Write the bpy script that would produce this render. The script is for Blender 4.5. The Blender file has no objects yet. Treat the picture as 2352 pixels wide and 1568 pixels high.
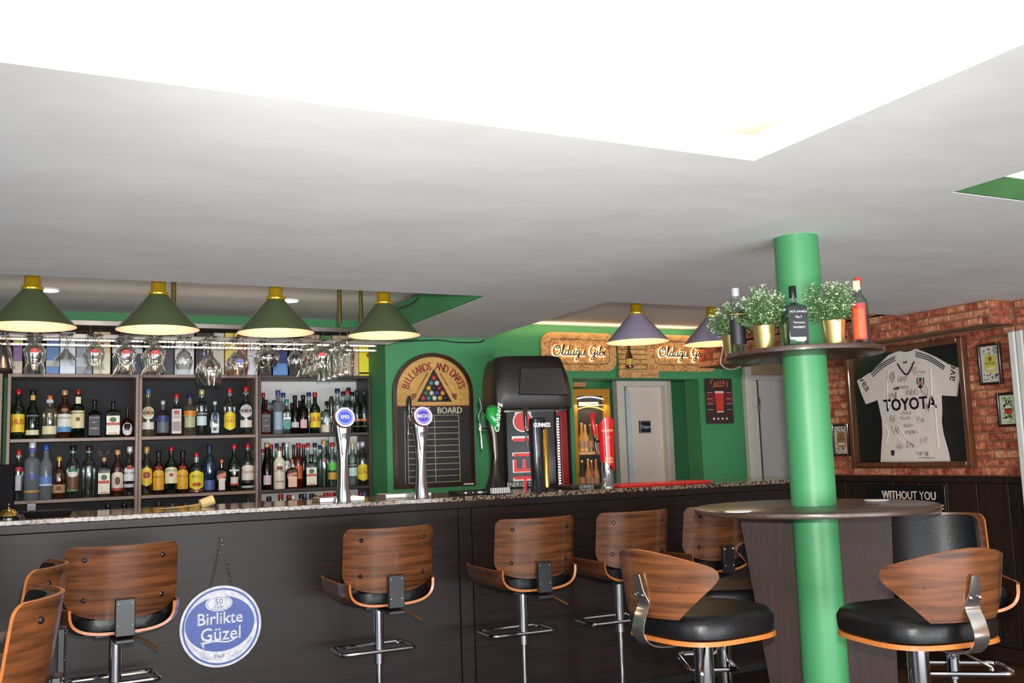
import bpy, math, random
from mathutils import Matrix, Vector
random.seed(7)
PI=math.pi
C=bpy.context.scene.collection
scn=bpy.context.scene
# ------------------------------------------------ camera
H=1.31
FPX=2224.05
def _cam():
    P,Rl,YA=math.radians(6.674),math.radians(-1.894),math.radians(26.174)
    f=Vector((math.sin(YA)*math.cos(P),math.cos(YA)*math.cos(P),math.sin(P)))
    u=Vector((-math.sin(YA)*math.sin(P),-math.cos(YA)*math.sin(P),math.cos(P)))
    r=f.cross(u)
    return f, r*math.cos(Rl)+u*math.sin(Rl), u*math.cos(Rl)-r*math.sin(Rl)
FW,RI,UP=_cam()
CAM=Vector((0,0,H))
cd=bpy.data.cameras.new('camera'); cam=bpy.data.objects.new('camera',cd); C.objects.link(cam)
cd.sensor_width=36; cd.lens=FPX/2352*36; cd.clip_start=.02; cd.clip_end=60
cam.matrix_world=Matrix(((RI.x,UP.x,-FW.x,0),(RI.y,UP.y,-FW.y,0),(RI.z,UP.z,-FW.z,H),(0,0,0,1)))
scn.camera=cam
# ------------------------------------------------ world, lights, exposure
scn.view_settings.view_transform='Standard'; scn.view_settings.look='None'
scn.view_settings.gamma=1; scn.view_settings.use_curve_mapping=False
scn.view_settings.exposure=0.2
w=bpy.data.worlds.new('world'); scn.world=w; w.use_nodes=True
w.node_tree.nodes['Background'].inputs[0].default_value=(.75,.85,1,1)
w.node_tree.nodes['Background'].inputs[1].default_value=.4
def area(name,loc,tgt,sx,sy,power,col):
    l=bpy.data.lights.new(name,'AREA'); l.shape='RECTANGLE'; l.size=sx; l.size_y=sy; l.energy=power; l.color=col
    o=bpy.data.objects.new(name,l); C.objects.link(o); o.location=loc
    o.rotation_euler=(Vector(tgt)-Vector(loc)).to_track_quat('-Z','Y').to_euler(); return o
fl=bpy.data.lights.new('flash_light','SPOT'); fl.energy=520; fl.spot_size=math.radians(92); fl.spot_blend=1.0
fl.shadow_soft_size=.025; fl.color=(1,.97,.93)
flo=bpy.data.objects.new('flash_light',fl); C.objects.link(flo)
flo.location=CAM+UP*.11+RI*.03+FW*.02; flo.rotation_euler=(Vector((FW.x,FW.y,-.05))).to_track_quat('-Z','Y').to_euler()
area('fill_light',(-3.0,1.6,1.3),(1.5,3.2,1.6),2.6,1.6,60,(.74,.86,1))  # bluish fill lamp added on the left; no window is built there
area('fill_light',(1.8,-2.8,.65),(2.4,4.5,4.6),7.5,1.1,430,(.90,.95,1))  # unseen low fill lamp added behind the camera, tilted up to brighten the ceiling
# ------------------------------------------------ pixel -> world
def ray(x,y): return FW+RI*((x-1176)/FPX)-UP*((y-784)/FPX)
def at(x,y,Y): d=ray(x,y); return CAM+d*(Y/d.y)
def atx(x,y,X): d=ray(x,y); return CAM+d*(X/d.x)
def atz(x,y,Z): d=ray(x,y); return CAM+d*((Z-H)/d.z)
# ------------------------------------------------ materials
def lin(c): return tuple(((v/255)/12.92 if v/255<=.04045 else ((v/255+.055)/1.055)**2.4) for v in c)
_mc={}
def nd(nt,t,**k):
    n=nt.nodes.new(t)
    for a,b in k.items():
        if a in n.inputs: n.inputs[a].default_value=b
        else: setattr(n,a,b)
    return n
def newmat(name):
    m=bpy.data.materials.new(name); m.use_nodes=True; return m,m.node_tree,m.node_tree.nodes['Principled BSDF']
def setin(b,**k):
    N=dict(rough='Roughness',metal='Metallic',spec='Specular IOR Level',coat='Coat Weight',coatr='Coat Roughness',trans='Transmission Weight',ior='IOR',alpha='Alpha')
    for a,v in k.items(): b.inputs[N[a]].default_value=v
def mat(col,rough=.5,metal=0,var=.10,scale=9,emit=0,bump=0,bscale=200,coat=0,spec=.5,rnd=0,stretch=None):
    key=(col,rough,metal,var,scale,emit,bump,bscale,coat,spec,rnd,stretch)
    if key in _mc: return _mc[key]
    m,nt,b=newmat('surface'); L=nt.links
    c=lin(col)
    tc=nd(nt,'ShaderNodeTexCoord'); src=tc.outputs['Object']
    if stretch:
        mp=nd(nt,'ShaderNodeMapping'); mp.inputs['Scale'].default_value=stretch; L.new(src,mp.inputs[0]); src=mp.outputs[0]
    n=nd(nt,'ShaderNodeTexNoise',Scale=scale,Detail=3.0); L.new(src,n.inputs['Vector'])
    r=nd(nt,'ShaderNodeValToRGB'); L.new(n.outputs['Fac'],r.inputs[0])
    r.color_ramp.elements[0].position=.3; r.color_ramp.elements[1].position=.7
    r.color_ramp.elements[0].color=tuple(max(0,v*(1-var)) for v in c)+(1,)
    r.color_ramp.elements[1].color=tuple(min(1,v*(1+var)) for v in c)+(1,)
    out=r.outputs[0]
    if rnd:
        oi=nd(nt,'ShaderNodeObjectInfo'); hs=nd(nt,'ShaderNodeHueSaturation')
        mr=nd(nt,'ShaderNodeMapRange'); mr.inputs['To Min'].default_value=1-rnd; mr.inputs['To Max'].default_value=1+rnd
        L.new(oi.outputs['Random'],mr.inputs[0]); L.new(mr.outputs[0],hs.inputs['Value']); L.new(out,hs.inputs['Color']); out=hs.outputs[0]
    L.new(out,b.inputs['Base Color'])
    setin(b,rough=rough,metal=metal,spec=spec,coat=coat,coatr=.08)
    if emit:
        L.new(out,b.inputs['Emission Color']); b.inputs['Emission Strength'].default_value=emit
    if bump:
        n2=nd(nt,'ShaderNodeTexNoise',Scale=bscale,Detail=4.0); L.new(src,n2.inputs['Vector'])
        bp=nd(nt,'ShaderNodeBump',Strength=bump,Distance=.004); L.new(n2.outputs['Fac'],bp.inputs['Height']); L.new(bp.outputs[0],b.inputs['Normal'])
    _mc[key]=m; return m
def wood(c1,c2,rough=.35,axis=0,sc=1,coat=.3,bump=.05):
    key=('wood',c1,c2,rough,axis,sc,coat)
    if key in _mc: return _mc[key]
    m,nt,b=newmat('wood'); L=nt.links
    tc=nd(nt,'ShaderNodeTexCoord'); mp=nd(nt,'ShaderNodeMapping')
    s=[40*sc]*3
    if axis==3: s=[1.7*sc,1.7*sc,25*sc]
    else: s[axis]=2.2*sc
    mp.inputs['Scale'].default_value=s
    L.new(tc.outputs['Object'],mp.inputs[0])
    n=nd(nt,'ShaderNodeTexNoise',Scale=2.2,Detail=5.0,Distortion=.35); L.new(mp.outputs[0],n.inputs['Vector'])
    r=nd(nt,'ShaderNodeValToRGB'); L.new(n.outputs['Fac'],r.inputs[0]); e=r.color_ramp.elements
    e[0].position=.32; e[1].position=.62; e[0].color=lin(c2)+(1,); e[1].color=lin(c1)+(1,)
    L.new(r.outputs[0],b.inputs['Base Color']); setin(b,rough=rough,coat=coat,coatr=.12,spec=.5 if coat>0 else .22)
    _mc[key]=m; return m
def granite():
    m,nt,b=newmat('granite'); L=nt.links
    tc=nd(nt,'ShaderNodeTexCoord')
    n=nd(nt,'ShaderNodeTexNoise',Scale=75.0,Detail=3.0); L.new(tc.outputs['Object'],n.inputs['Vector'])
    r=nd(nt,'ShaderNodeValToRGB'); L.new(n.outputs['Fac'],r.inputs[0]); e=r.color_ramp.elements
    e[0].position=.40; e[0].color=lin((38,33,30))+(1,); e[1].position=.47; e[1].color=lin((86,72,62))+(1,)
    x=e.new(.56); x.color=lin((142,126,106))+(1,); x=e.new(.68); x.color=lin((118,92,70))+(1,)
    L.new(r.outputs[0],b.inputs['Base Color']); setin(b,rough=.12,spec=.35)
    return m
def osb():
    m,nt,b=newmat('strand_board'); L=nt.links
    tc=nd(nt,'ShaderNodeTexCoord')
    v=nd(nt,'ShaderNodeTexVoronoi',Scale=26.0); mp=nd(nt,'ShaderNodeMapping'); mp.inputs['Scale'].default_value=(1,1,1.8); mp.inputs['Rotation'].default_value=(0,.5,0)
    n0=nd(nt,'ShaderNodeTexNoise',Scale=6.0); vm=nd(nt,'ShaderNodeVectorMath',operation='ADD')
    L.new(tc.outputs['Object'],mp.inputs[0]); L.new(mp.outputs[0],vm.inputs[0]); L.new(n0.outputs['Color'],vm.inputs[1]); L.new(tc.outputs['Object'],n0.inputs['Vector'])
    L.new(vm.outputs[0],v.inputs['Vector'])
    r=nd(nt,'ShaderNodeValToRGB'); L.new(v.outputs['Color'],r.inputs[0]); e=r.color_ramp.elements
    e[0].position=.1; e[0].color=lin((150,98,50))+(1,); e[1].position=.9; e[1].color=lin((224,176,112))+(1,)
    x=e.new(.4); x.color=lin((205,150,88))+(1,)
    L.new(r.outputs[0],b.inputs['Base Color']); setin(b,rough=.7); return m
def thin(col,gl=1.0,tint=1.0,rough=.09,frost=0,milk=0):
    """thin clear glass: tinted see-through sheet with fresnel gloss"""
    key=('thin',col,gl,rough,frost,milk)
    if key in _mc: return _mc[key]
    m=bpy.data.materials.new('glass'); m.use_nodes=True; nt=m.node_tree; nt.nodes.clear(); L=nt.links
    o=nd(nt,'ShaderNodeOutputMaterial'); t=nd(nt,'ShaderNodeBsdfTransparent'); g=nd(nt,'ShaderNodeBsdfGlossy')
    t.inputs[0].default_value=lin(col)+(1,); g.inputs['Roughness'].default_value=rough
    g.inputs[0].default_value=(1,1,1,1)
    lw=nd(nt,'ShaderNodeLayerWeight',Blend=.32)
    nz=nd(nt,'ShaderNodeTexNoise',Scale=14.0); tc=nd(nt,'ShaderNodeTexCoord'); L.new(tc.outputs['Object'],nz.inputs['Vector'])
    ma=nd(nt,'ShaderNodeMath',operation='MULTIPLY_ADD'); ma.inputs[1].default_value=.75*gl
    nm=nd(nt,'ShaderNodeMath',operation='MULTIPLY'); nm.inputs[1].default_value=.15*gl; L.new(nz.outputs['Fac'],nm.inputs[0])
    L.new(lw.outputs['Fresnel'],ma.inputs[0]); L.new(nm.outputs[0],ma.inputs[2])
    mx=nd(nt,'ShaderNodeMixShader'); L.new(ma.outputs[0],mx.inputs[0]); L.new(t.outputs[0],mx.inputs[1]); L.new(g.outputs[0],mx.inputs[2])
    last=mx
    if milk:
        d=nd(nt,'ShaderNodeBsdfDiffuse'); d.inputs[0].default_value=lin(tuple(min(255,int(v*.9)) for v in col))+(1,)
        m2=nd(nt,'ShaderNodeMixShader'); m2.inputs[0].default_value=milk; L.new(mx.outputs[0],m2.inputs[1]); L.new(d.outputs[0],m2.inputs[2]); last=m2
    L.new(last.outputs[0],o.inputs[0]); _mc[key]=m; return m
def ceilmat():
    m,nt,b=newmat('ceiling_paint'); L=nt.links
    tc=nd(nt,'ShaderNodeTexCoord'); mp=nd(nt,'ShaderNodeMapping'); mp.inputs['Scale'].default_value=(1,1.7,1); mp.inputs['Rotation'].default_value=(0,0,.5)
    L.new(tc.outputs['Object'],mp.inputs[0])
    n=nd(nt,'ShaderNodeTexNoise',Scale=2.6,Detail=4.0,Distortion=.6); L.new(mp.outputs[0],n.inputs['Vector'])
    r=nd(nt,'ShaderNodeValToRGB'); L.new(n.outputs['Fac'],r.inputs[0]); e=r.color_ramp.elements
    e[0].position=.3; e[0].color=lin((222,220,217))+(1,); e[1].position=.8; e[1].color=lin((234,233,231))+(1,)
    L.new(r.outputs[0],b.inputs['Base Color']); setin(b,rough=.8,spec=.2); return m
# ------------------------------------------------ mesh builder
class M:
    def __init__(s,T=None): s.v=[]; s.f=[]; s.mi=[]; s.m=0; s.T=T or Matrix()
    def add(s,vs,fs,T=None):
        b=len(s.v); X=s.T@T if T else s.T
        s.v+= [X@Vector(p) for p in vs]; s.f+=[tuple(b+i for i in f) for f in fs]; s.mi+=[s.m]*len(fs); return s
    def box(s,x0,x1,y0,y1,z0,z1,T=None):
        return s.add([(x0,y0,z0),(x1,y0,z0),(x1,y1,z0),(x0,y1,z0),(x0,y0,z1),(x1,y0,z1),(x1,y1,z1),(x0,y1,z1)],
            [(0,3,2,1),(4,5,6,7),(0,1,5,4),(1,2,6,5),(2,3,7,6),(3,0,4,7)],T)
    def cbox(s,x0,x1,y0,y1,z0,z1,b=.004,T=None):
        """box with chamfered edges"""
        xs=(x0,x1);ys=(y0,y1);zs=(z0,z1); V=[];ix={}
        for i in (0,1):
            for j in (0,1):
                for k in (0,1):
                    sx,sy,sz=(1-2*i),(1-2*j),(1-2*k)
                    for a,p in enumerate(((xs[i],ys[j]+sy*b,zs[k]+sz*b),(xs[i]+sx*b,ys[j],zs[k]+sz*b),(xs[i]+sx*b,ys[j]+sy*b,zs[k]))):
                        ix[(i,j,k,a)]=len(V); V.append(p)
        g=lambda *k: ix[k]; F=[]
        for i in (0,1): F.append([g(i,0,0,0),g(i,1,0,0),g(i,1,1,0),g(i,0,1,0)])
        for j in (0,1): F.append([g(0,j,0,1),g(1,j,0,1),g(1,j,1,1),g(0,j,1,1)])
        for k in (0,1): F.append([g(0,0,k,2),g(1,0,k,2),g(1,1,k,2),g(0,1,k,2)])
        for j in (0,1):
            for k in (0,1): F.append([g(0,j,k,1),g(1,j,k,1),g(1,j,k,2),g(0,j,k,2)])
        for i in (0,1):
            for k in (0,1): F.append([g(i,0,k,0),g(i,1,k,0),g(i,1,k,2),g(i,0,k,2)])
        for i in (0,1):
            for j in (0,1): F.append([g(i,j,0,0),g(i,j,1,0),g(i,j,1,1),g(i,j,0,1)])
        for i in (0,1):
            for j in (0,1):
                for k in (0,1): F.append([g(i,j,k,0),g(i,j,k,1),g(i,j,k,2)])
        return s.add(V,F,T)
    def lathe(s,prof,n=20,T=None,hx=1,hy=1,p=None,cap=True):
        """prof: (r,z) or (r,z,p): p = squareness exponent"""
        V=[];F=[]
        for q in prof:
            r,z=q[0],q[1]; e=q[2] if len(q)>2 else 2
            for i in range(n):
                a=2*PI*i/n; c,sn=math.cos(a),math.sin(a)
                k=1 if e<=2 else (abs(c)**e+abs(sn)**e)**(-1/e)
                V.append((r*k*c*hx,r*k*sn*hy,z))
        for j in range(len(prof)-1):
            for i in range(n):
                i2=(i+1)%n; F.append((j*n+i,j*n+i2,(j+1)*n+i2,(j+1)*n+i))
        if cap:
            if prof[0][0]>1e-5: F.append(tuple(reversed(range(n))))
            if prof[-1][0]>1e-5: F.append(tuple((len(prof)-1)*n+i for i in range(n)))
        return s.add(V,F,T)
    def cyl(s,x,y,z0,z1,r,n=16,T=None): return s.lathe([(r,z0),(r,z1)],n,(T or Matrix())@Matrix.Translation((x,y,0)))
    def tube(s,pts,r,n=8,closed=False):
        P=[Vector(p) for p in pts]; N=len(P); V=[];F=[]; up=None
        for i,p in enumerate(P):
            if closed: d=P[(i+1)%N]-P[i-1]
            else: d=P[min(i+1,N-1)]-P[max(i-1,0)]
            if d.length<1e-9: d=Vector((0,0,1))
            d.normalize()
            if up is None:
                up=Vector((0,0,1)) if abs(d.z)<.9 else Vector((1,0,0))
            a=d.cross(up)
            if a.length<1e-6: a=d.orthogonal()
            a.normalize(); b=a.cross(d).normalized(); up=b
            rr=r[i] if isinstance(r,(list,tuple)) else r
            for k in range(n):
                t=2*PI*k/n; V.append(p+a*math.cos(t)*rr+b*math.sin(t)*rr)
        for i in range(N if closed else N-1):
            j=(i+1)%N
            for k in range(n):
                k2=(k+1)%n; F.append((i*n+k,i*n+k2,j*n+k2,j*n+k))
        if not closed: F+= [tuple(reversed(range(n))),tuple((N-1)*n+k for k in range(n))]
        return s.add(V,F)
    def prism(s,out,y0,y1,T=None,side=None):
        """outline in XZ extruded from y0 (front) to y1"""
        n=len(out); V=[(x,y0,z) for x,z in out]+[(x,y1,z) for x,z in out]
        m=s.m; s.add(V,[tuple(range(n)),tuple(reversed(range(n,2*n)))],T)
        b=len(s.v)-2*n
        if side is not None: s.m=side
        s.f+=[(b+i,b+n+i,b+n+(i+1)%n,b+(i+1)%n) for i in range(n)]; s.mi+=[s.m]*n; s.m=m; return s
    def shell(s,G,th,rim=None,back=None):
        """G[i][j] grid of points; thickened along grid normals"""
        a,b=len(G),len(G[0]); G=[[Vector(p) for p in r] for r in G]; N=[]
        for i in range(a):
            N.append([])
            for j in range(b):
                du=G[min(i+1,a-1)][j]-G[max(i-1,0)][j]; dv=G[i][min(j+1,b-1)]-G[i][max(j-1,0)]
                n=du.cross(dv); N[-1].append(n.normalized() if n.length>1e-9 else Vector((0,0,1)))
        V=[G[i][j] for i in range(a) for j in range(b)]+[G[i][j]-N[i][j]*th for i in range(a) for j in range(b)]
        o=a*b; q=lambda i,j:i*b+j; m=s.m
        s.add(V,[(q(i,j),q(i+1,j),q(i+1,j+1),q(i,j+1)) for i in range(a-1) for j in range(b-1)]); base=len(s.v)-2*o
        def app(fs,mm):
            s.f.extend(tuple(base+x for x in f) for f in fs); s.mi.extend([mm]*len(fs))
        app([(o+q(i,j),o+q(i,j+1),o+q(i+1,j+1),o+q(i+1,j)) for i in range(a-1) for j in range(b-1)],m if back is None else back)
        R=[q(i,0) for i in range(a)]+[q(a-1,j) for j in range(1,b)]+[q(i,b-1) for i in range(a-2,-1,-1)]+[q(0,j) for j in range(b-2,0,-1)]
        app([(R[k],R[k]+o,R[(k+1)%len(R)]+o,R[(k+1)%len(R)]) for k in range(len(R))],m if rim is None else rim)
        return s
    def txt(s,t,size,T,align='CENTER',ext=0,shear=0,wrap=None,sx=1):
        V,F=text2d(t,size,align,shear)
        V=[(x*sx,z) for x,z in V]
        if wrap: P=[(wrap*math.sin(x/wrap),-wrap*math.cos(x/wrap),z) for x,z in V]
        else: P=[(x,0,z) for x,z in V]
        return s.add(P,F,T)
    def obj(s,name,mats,parent=None,smooth=True,ang=.7,**props):
        me=bpy.data.meshes.new(name); me.from_pydata([tuple(v) for v in s.v],[],s.f)
        if not isinstance(mats,(list,tuple)): mats=[mats]
        for m in mats: me.materials.append(m)
        if len(mats)>1: me.polygons.foreach_set('material_index',s.mi)
        me.validate()
        if smooth:
            me.polygons.foreach_set('use_smooth',[True]*len(me.polygons)); me.set_sharp_from_angle(angle=ang)
        me.update()
        o=bpy.data.objects.new(name,me); C.objects.link(o)
        if parent: o.parent=parent
        for k,v in props.items(): o[k]=v
        return o
_tc={}
def text2d(t,size,align='CENTER',shear=0):
    key=(t,align,shear)
    if key not in _tc:
        cu=bpy.data.curves.new('t','FONT'); cu.body=t; cu.size=1; cu.align_x=align; cu.align_y='CENTER'; cu.resolution_u=2; cu.shear=shear
        ob=bpy.data.objects.new('t',cu); me=ob.to_mesh()
        _tc[key]=([(v.co.x,v.co.y) for v in me.vertices],[tuple(p.vertices) for p in me.polygons])
        ob.to_mesh_clear(); bpy.data.objects.remove(ob); bpy.data.curves.remove(cu)
    V,F=_tc[key]; return [(x*size,y*size) for x,y in V],F
def thing(name,label,cat,loc=(0,0,0),rz=0,group=None,kind=None):
    o=bpy.data.objects.new(name,None); C.objects.link(o); o.location=loc; o.rotation_euler=(0,0,rz); o.empty_display_size=.05
    o['label']=label; o['category']=cat
    if group: o['group']=group
    if kind: o['kind']=kind
    return o
def tag(o,label,cat,group=None):
    o['label']=label; o['category']=cat
    if group: o['group']=group
    return o
def st(o,label=None):
    o['kind']='structure'
    if label: o['label']=label; o['category']='structure'
    return o
def Tr(x,y,z): return Matrix.Translation((x,y,z))
def Rz(a): return Matrix.Rotation(a,4,'Z')
def Rx(a): return Matrix.Rotation(a,4,'X')
def Ry(a): return Matrix.Rotation(a,4,'Y')
def rrect(x0,x1,z0,z1,r,n=5):
    o=[]
    for cx,cz,a in ((x1-r,z1-r,0),(x0+r,z1-r,PI/2),(x0+r,z0+r,PI),(x1-r,z0+r,1.5*PI)):
        for i in range(n+1): t=a+PI/2*i/n; o.append((cx+r*math.cos(t),cz+r*math.sin(t)))
    return o[::-1]
def copy_tree(o,loc,rz,label,group=None):
    c=o.copy(); C.objects.link(c); c.location=loc; c.rotation_euler=(0,0,rz); c['label']=label
    if group: c['group']=group
    def rec(a,b):
        for ch in list(a.children):
            if ch.name.startswith('_'): continue
            d=ch.copy(); C.objects.link(d); d.parent=b; rec(ch,d)
    rec(o,c); return c
GREEN=mat((66,142,88),.62,var=.05,scale=3)
CEIL=ceilmat(); BRASS=mat((244,196,40),.16,.75,.04,coat=.5); CHROME=mat((205,205,210),.1,1,.04); BLACKM=mat((22,22,24),.45,var=.15)
DWOOD=wood((44,30,25),(32,22,18),.5,axis=0,sc=.8,coat=0); DWOODZ=wood((44,30,25),(32,22,18),.5,axis=2,sc=.8,coat=0)
WHITE=mat((232,230,226),.55,var=.04); 
# ================================================ SETTING
ZC=2.12; ZU=2.31
FLOORM=wood((96,60,38),(58,36,24),.3,axis=0,sc=.5,coat=.3)
fl_=st(M().box(-3.2,7.2,-3.2,8.2,-.1,-.006).obj('floor',mat((38,26,18),.5)))
for i in range(9):
    xo=3.55+(i%2)*.35
    for j in range(3):
        x0=xo+j*.72-.5; y0=1.9+i*.26
        M().box(x0,x0+.716,y0,y0+.256,-.006,0).obj('plank',FLOORM,fl_,smooth=False)
# upper ceiling
up_=st(M().box(-3.2,7.2,-3.2,8.2,ZU,ZU+.1).obj('ceiling_upper',mat((236,234,230),.8,var=.02)))
# lower ceiling slab around the openings: big cove (x<1.82,y<2.1), bar recess (x<2.045,4.45<y<6.72), sign recess (2.77..4.98, 4.45..6.62), small cove (x>2.69,y<2.15)
cl=M()
S=.075
for a in ((-3.2,1.82,2.10,4.45),(1.82,2.69,-3.2,4.45),(2.69,5.4,2.15,4.45),(2.045,2.77,4.45,6.75),(4.98,5.4,4.45,6.7),(5.0,7.0,-3.2,2.15)): cl.box(a[0],a[1],a[2],a[3],ZC,ZC+S)
ceil_=st(cl.obj('ceiling',CEIL))
# green upstands of the openings
t=M(); t.box(2.03,2.046,4.45,6.6,ZC+.002,ZU-.03); st(t.obj('trim_1',GREEN),'green side board of the ceiling recess above the bar')
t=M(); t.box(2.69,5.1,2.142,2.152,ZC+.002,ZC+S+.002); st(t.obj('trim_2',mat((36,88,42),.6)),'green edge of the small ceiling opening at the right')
# LED strips on the ledges
LEDW=mat((255,214,150),.5,emit=14)
def ledge(x0,x1,y0,y1,p,aim):
    o=M().box(x0,x1,y0,y1,ZC+S,ZC+S+.008).obj('led_strip',LEDW)
    tag(o,aim[1],'light strip')
    cx,cy=(x0+x1)/2,(y0+y1)/2
    area('strip_light',(cx,cy,ZC+S+.02),(cx+aim[0][0],cy+aim[0][1],ZU),max(.02,x1-x0),max(.02,y1-y0),p,(1,.8,.55)).rotation_euler=(PI,0,0)
ledge(-2.6,1.8,2.14,2.155,30,((0,0),'warm light strip on the ledge of the big ceiling cove, bar side'))
ledge(1.86,1.875,-2.6,2.08,30,((0,0),'warm light strip on the ledge of the big ceiling cove, right side'))
ledge(2.75,4.9,2.2,2.215,9,((0,0),'yellow light strip in the small ceiling opening at the right'))
area('strip_light',(3.9,6.5,ZU-.06),(3.9,6.62,ZU),2.0,.03,2.2,(1,.66,.36)).rotation_euler=(PI*.9,0,0)
# walls
WAINM=DWOODZ
st(M().box(-3.2,2.065,6.72,6.85,0,ZU).obj('wall_back',GREEN))
st(M().box(2.062,2.865,6.11,6.85,0,ZC).obj('wall_back_pier',GREEN))
bw=M(); bw.box(2.865,3.775,6.62,6.82,0,ZU); bw.box(3.775,4.99,6.62,6.82,1.892,ZU); bw.box(4.99,5.45,6.62,6.82,0,ZU); bw.box(5.45,6.4,6.62,6.82,1.93,ZU)
st(bw.obj('wall_back_right',GREEN))
st(M().box(3.5,6.4,7.5,7.6,0,ZU).obj('wall_alcove',GREEN))
st(M().box(-3.3,-3.2,-3.2,8.2,0,ZU).obj('wall_left',mat((150,146,140),.7)))
st(M().box(-3.2,7.2,-3.3,-3.2,0,ZU).obj('wall_front',mat((140,136,130),.7)))
MORT=mat((136,98,70),.9,var=.2,scale=30,bump=.4)
wr=M(); wr.box(5.19,5.33,3.79,5.75,0,ZC); wr.box(5.19,5.33,-3.2,3.79,0,ZC+.05); wr_=st(wr.obj('wall_right',MORT))
so=st(M().box(4.98,5.33,3.80,6.62,1.98,ZU).obj('trim_3',MORT),'brick clad soffit box along the right wall')
BR=[]
for k,(a,b_) in enumerate((((196,118,88),(140,66,46)),((210,136,100),(160,80,54)),((182,102,78),(124,56,42)),((214,156,118),(168,98,70)))):
    m,nt,b=newmat('brick'); L=nt.links
    tc=nd(nt,'ShaderNodeTexCoord'); n=nd(nt,'ShaderNodeTexNoise',Scale=28.0,Detail=6.0,Distortion=.8); L.new(tc.outputs['Object'],n.inputs['Vector'])
    r=nd(nt,'ShaderNodeValToRGB'); L.new(n.outputs['Fac'],r.inputs[0]); e=r.color_ramp.elements
    e[0].position=.38; e[0].color=lin(b_)+(1,); e[1].position=.62; e[1].color=lin(a)+(1,)
    L.new(r.outputs[0],b.inputs['Base Color']); setin(b,rough=.85,spec=.25)
    bp=nd(nt,'ShaderNodeBump',Strength=.5,Distance=.003); L.new(n.outputs['Fac'],bp.inputs['Height']); L.new(bp.outputs[0],b.inputs['Normal']); BR.append(m)
rb=random.Random(3)
def bricks(parent,axis,fixed,u0,u1,z0,z1,skip=None,h=.051):
    """axis 'x': face on x=fixed looking to -x, u = y; axis 'y': face on y=fixed looking to -y, u = x"""
    nrow=max(1,round((z1-z0)/h)); hh=(z1-z0)/nrow
    for r in range(nrow):
        u=u0-rb.uniform(0,.06)
        za=z0+r*hh+.003; zb=za+hh-.006
        while u<u1-.02:
            wd=rb.choice((.075,.09,.11,.13,.17))+rb.uniform(-.01,.01)
            a=max(u,u0)+.003; b=min(u+wd,u1)-.003; u+=wd
            if b-a<.025: continue
            if skip and skip(a,b,za,zb): continue
            d=.007+rb.uniform(-.003,.005); i=.005; j=[rb.uniform(-.003,.003) for _ in range(4)]
            P=[(a,za+j[0]),(b,za+j[1]),(b,zb+j[2]),(a,zb+j[3])]; Q=[(a+i,za+i),(b-i,za+i),(b-i,zb-i),(a+i,zb-i)]
            if axis=='x': V=[(fixed+.002,p,q) for p,q in P]+[(fixed-d,p,q) for p,q in Q]; F=[(4,7,6,5),(0,4,5,1),(1,5,6,2),(2,6,7,3),(3,7,4,0)]
            else: V=[(p,fixed+.002,q) for p,q in P]+[(p,fixed-d,q) for p,q in Q]; F=[(4,5,6,7),(0,1,5,4),(1,2,6,5),(2,3,7,6),(3,0,4,7)]
            M().add(V,F).obj('brick',rb.choice(BR),parent,smooth=False)
hid=lambda a,b,z0,z1: a>4.18 and b<5.06 and z0>1.16 and z1<1.93
bricks(wr_,'x',5.19,3.25,5.74,1.088,1.975,hid)
bricks(wr_,'x',5.19,3.40,3.79,1.975,ZC)
bricks(so,'x',4.98,3.80,4.45,1.98,ZC)
bricks(so,'x',4.98,4.45,6.60,1.98,ZU,h=.055)
bricks(so,'y',3.80,4.985,5.19,1.98,ZC)
# wainscot of the right wall, planks
wn=st(M().box(5.175,5.19,2.2,5.75,0,1.088).obj('wainscot',mat((20,15,13),.6)),'dark wooden wainscot under the brick wall')
y=2.2
while y<5.7:
    M().cbox(5.160,5.176,y+.002,min(y+.215,5.75)-.002,.09,1.045,.003).obj('plank',DWOODZ,wn); y+=.215
M().cbox(5.150,5.19,2.2,5.75,1.045,1.088,.004).obj('cap_rail',DWOODZ,wn)
st(M().cbox(5.140,5.175,2.0,5.75,0,.09,.004).obj('baseboard_right',DWOOD))
w2=st(M().box(2.865,3.775,6.60,6.62,0,1.045).obj('wainscot',mat((30,22,19),.5)),'dark wainscot under the signs wall')
w3=st(M().cbox(4.99,5.45,6.595,6.62,0,1.045,.004).obj('wainscot',mat((34,24,21),.5)),'dark wainscot under the red beer poster')
w4=st(M().cbox(4.9,6.3,7.40,7.5,0,1.02,.004).obj('wainscot',mat((48,38,34),.5)),'dark ledge in front of the alcove wall')
# white accordion door at the right edge
ad=thing('accordion_door','white ribbed folding door at the right edge, beside the brick wall','door',(0,0,0))
for i in range(9): M().cbox(5.105,5.14,3.795-.05*(i+1)+.004,3.795-.05*i,.01,1.935,.008).obj('panel',mat((214,214,208),.5,var=.03),ad)
# doors
TRIMM=mat((214,204,190),.5,var=.04)
d1=st(bpy.data.objects.new('door_1',None)); C.objects.link(d1); d1['label']='white storage door with a small dark name plate, beyond the bar'; d1['category']='door'
A=at(1413,885,7.2).x; B=at(1531,885,7.2).x
f=M(); f.cbox(A-.02,A+.055,7.14,7.22,0,1.96,.006); f.cbox(B-.06,B+.01,7.14,7.22,0,1.96,.006); f.cbox(A+.055,B-.06,7.142,7.22,1.87,1.958,.002); f.obj('door_frame',TRIMM,d1)
f=M(); f.cbox(A+.075,A+.12,7.15,7.24,0,1.84,.004); f.obj('door_edge',mat((196,206,208),.5),d1)
f=M(); f.box(A+.12,B-.06,7.21,7.25,0,1.87); f.obj('door_panel',mat((226,208,196),.5,var=.03),d1)
P=at(1482,980,7.2)
f=M(); f.m=0; f.cbox(P.x-.062,P.x+.062,7.196,7.208,P.z-.055,P.z+.055,.003); f.m=1
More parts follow.
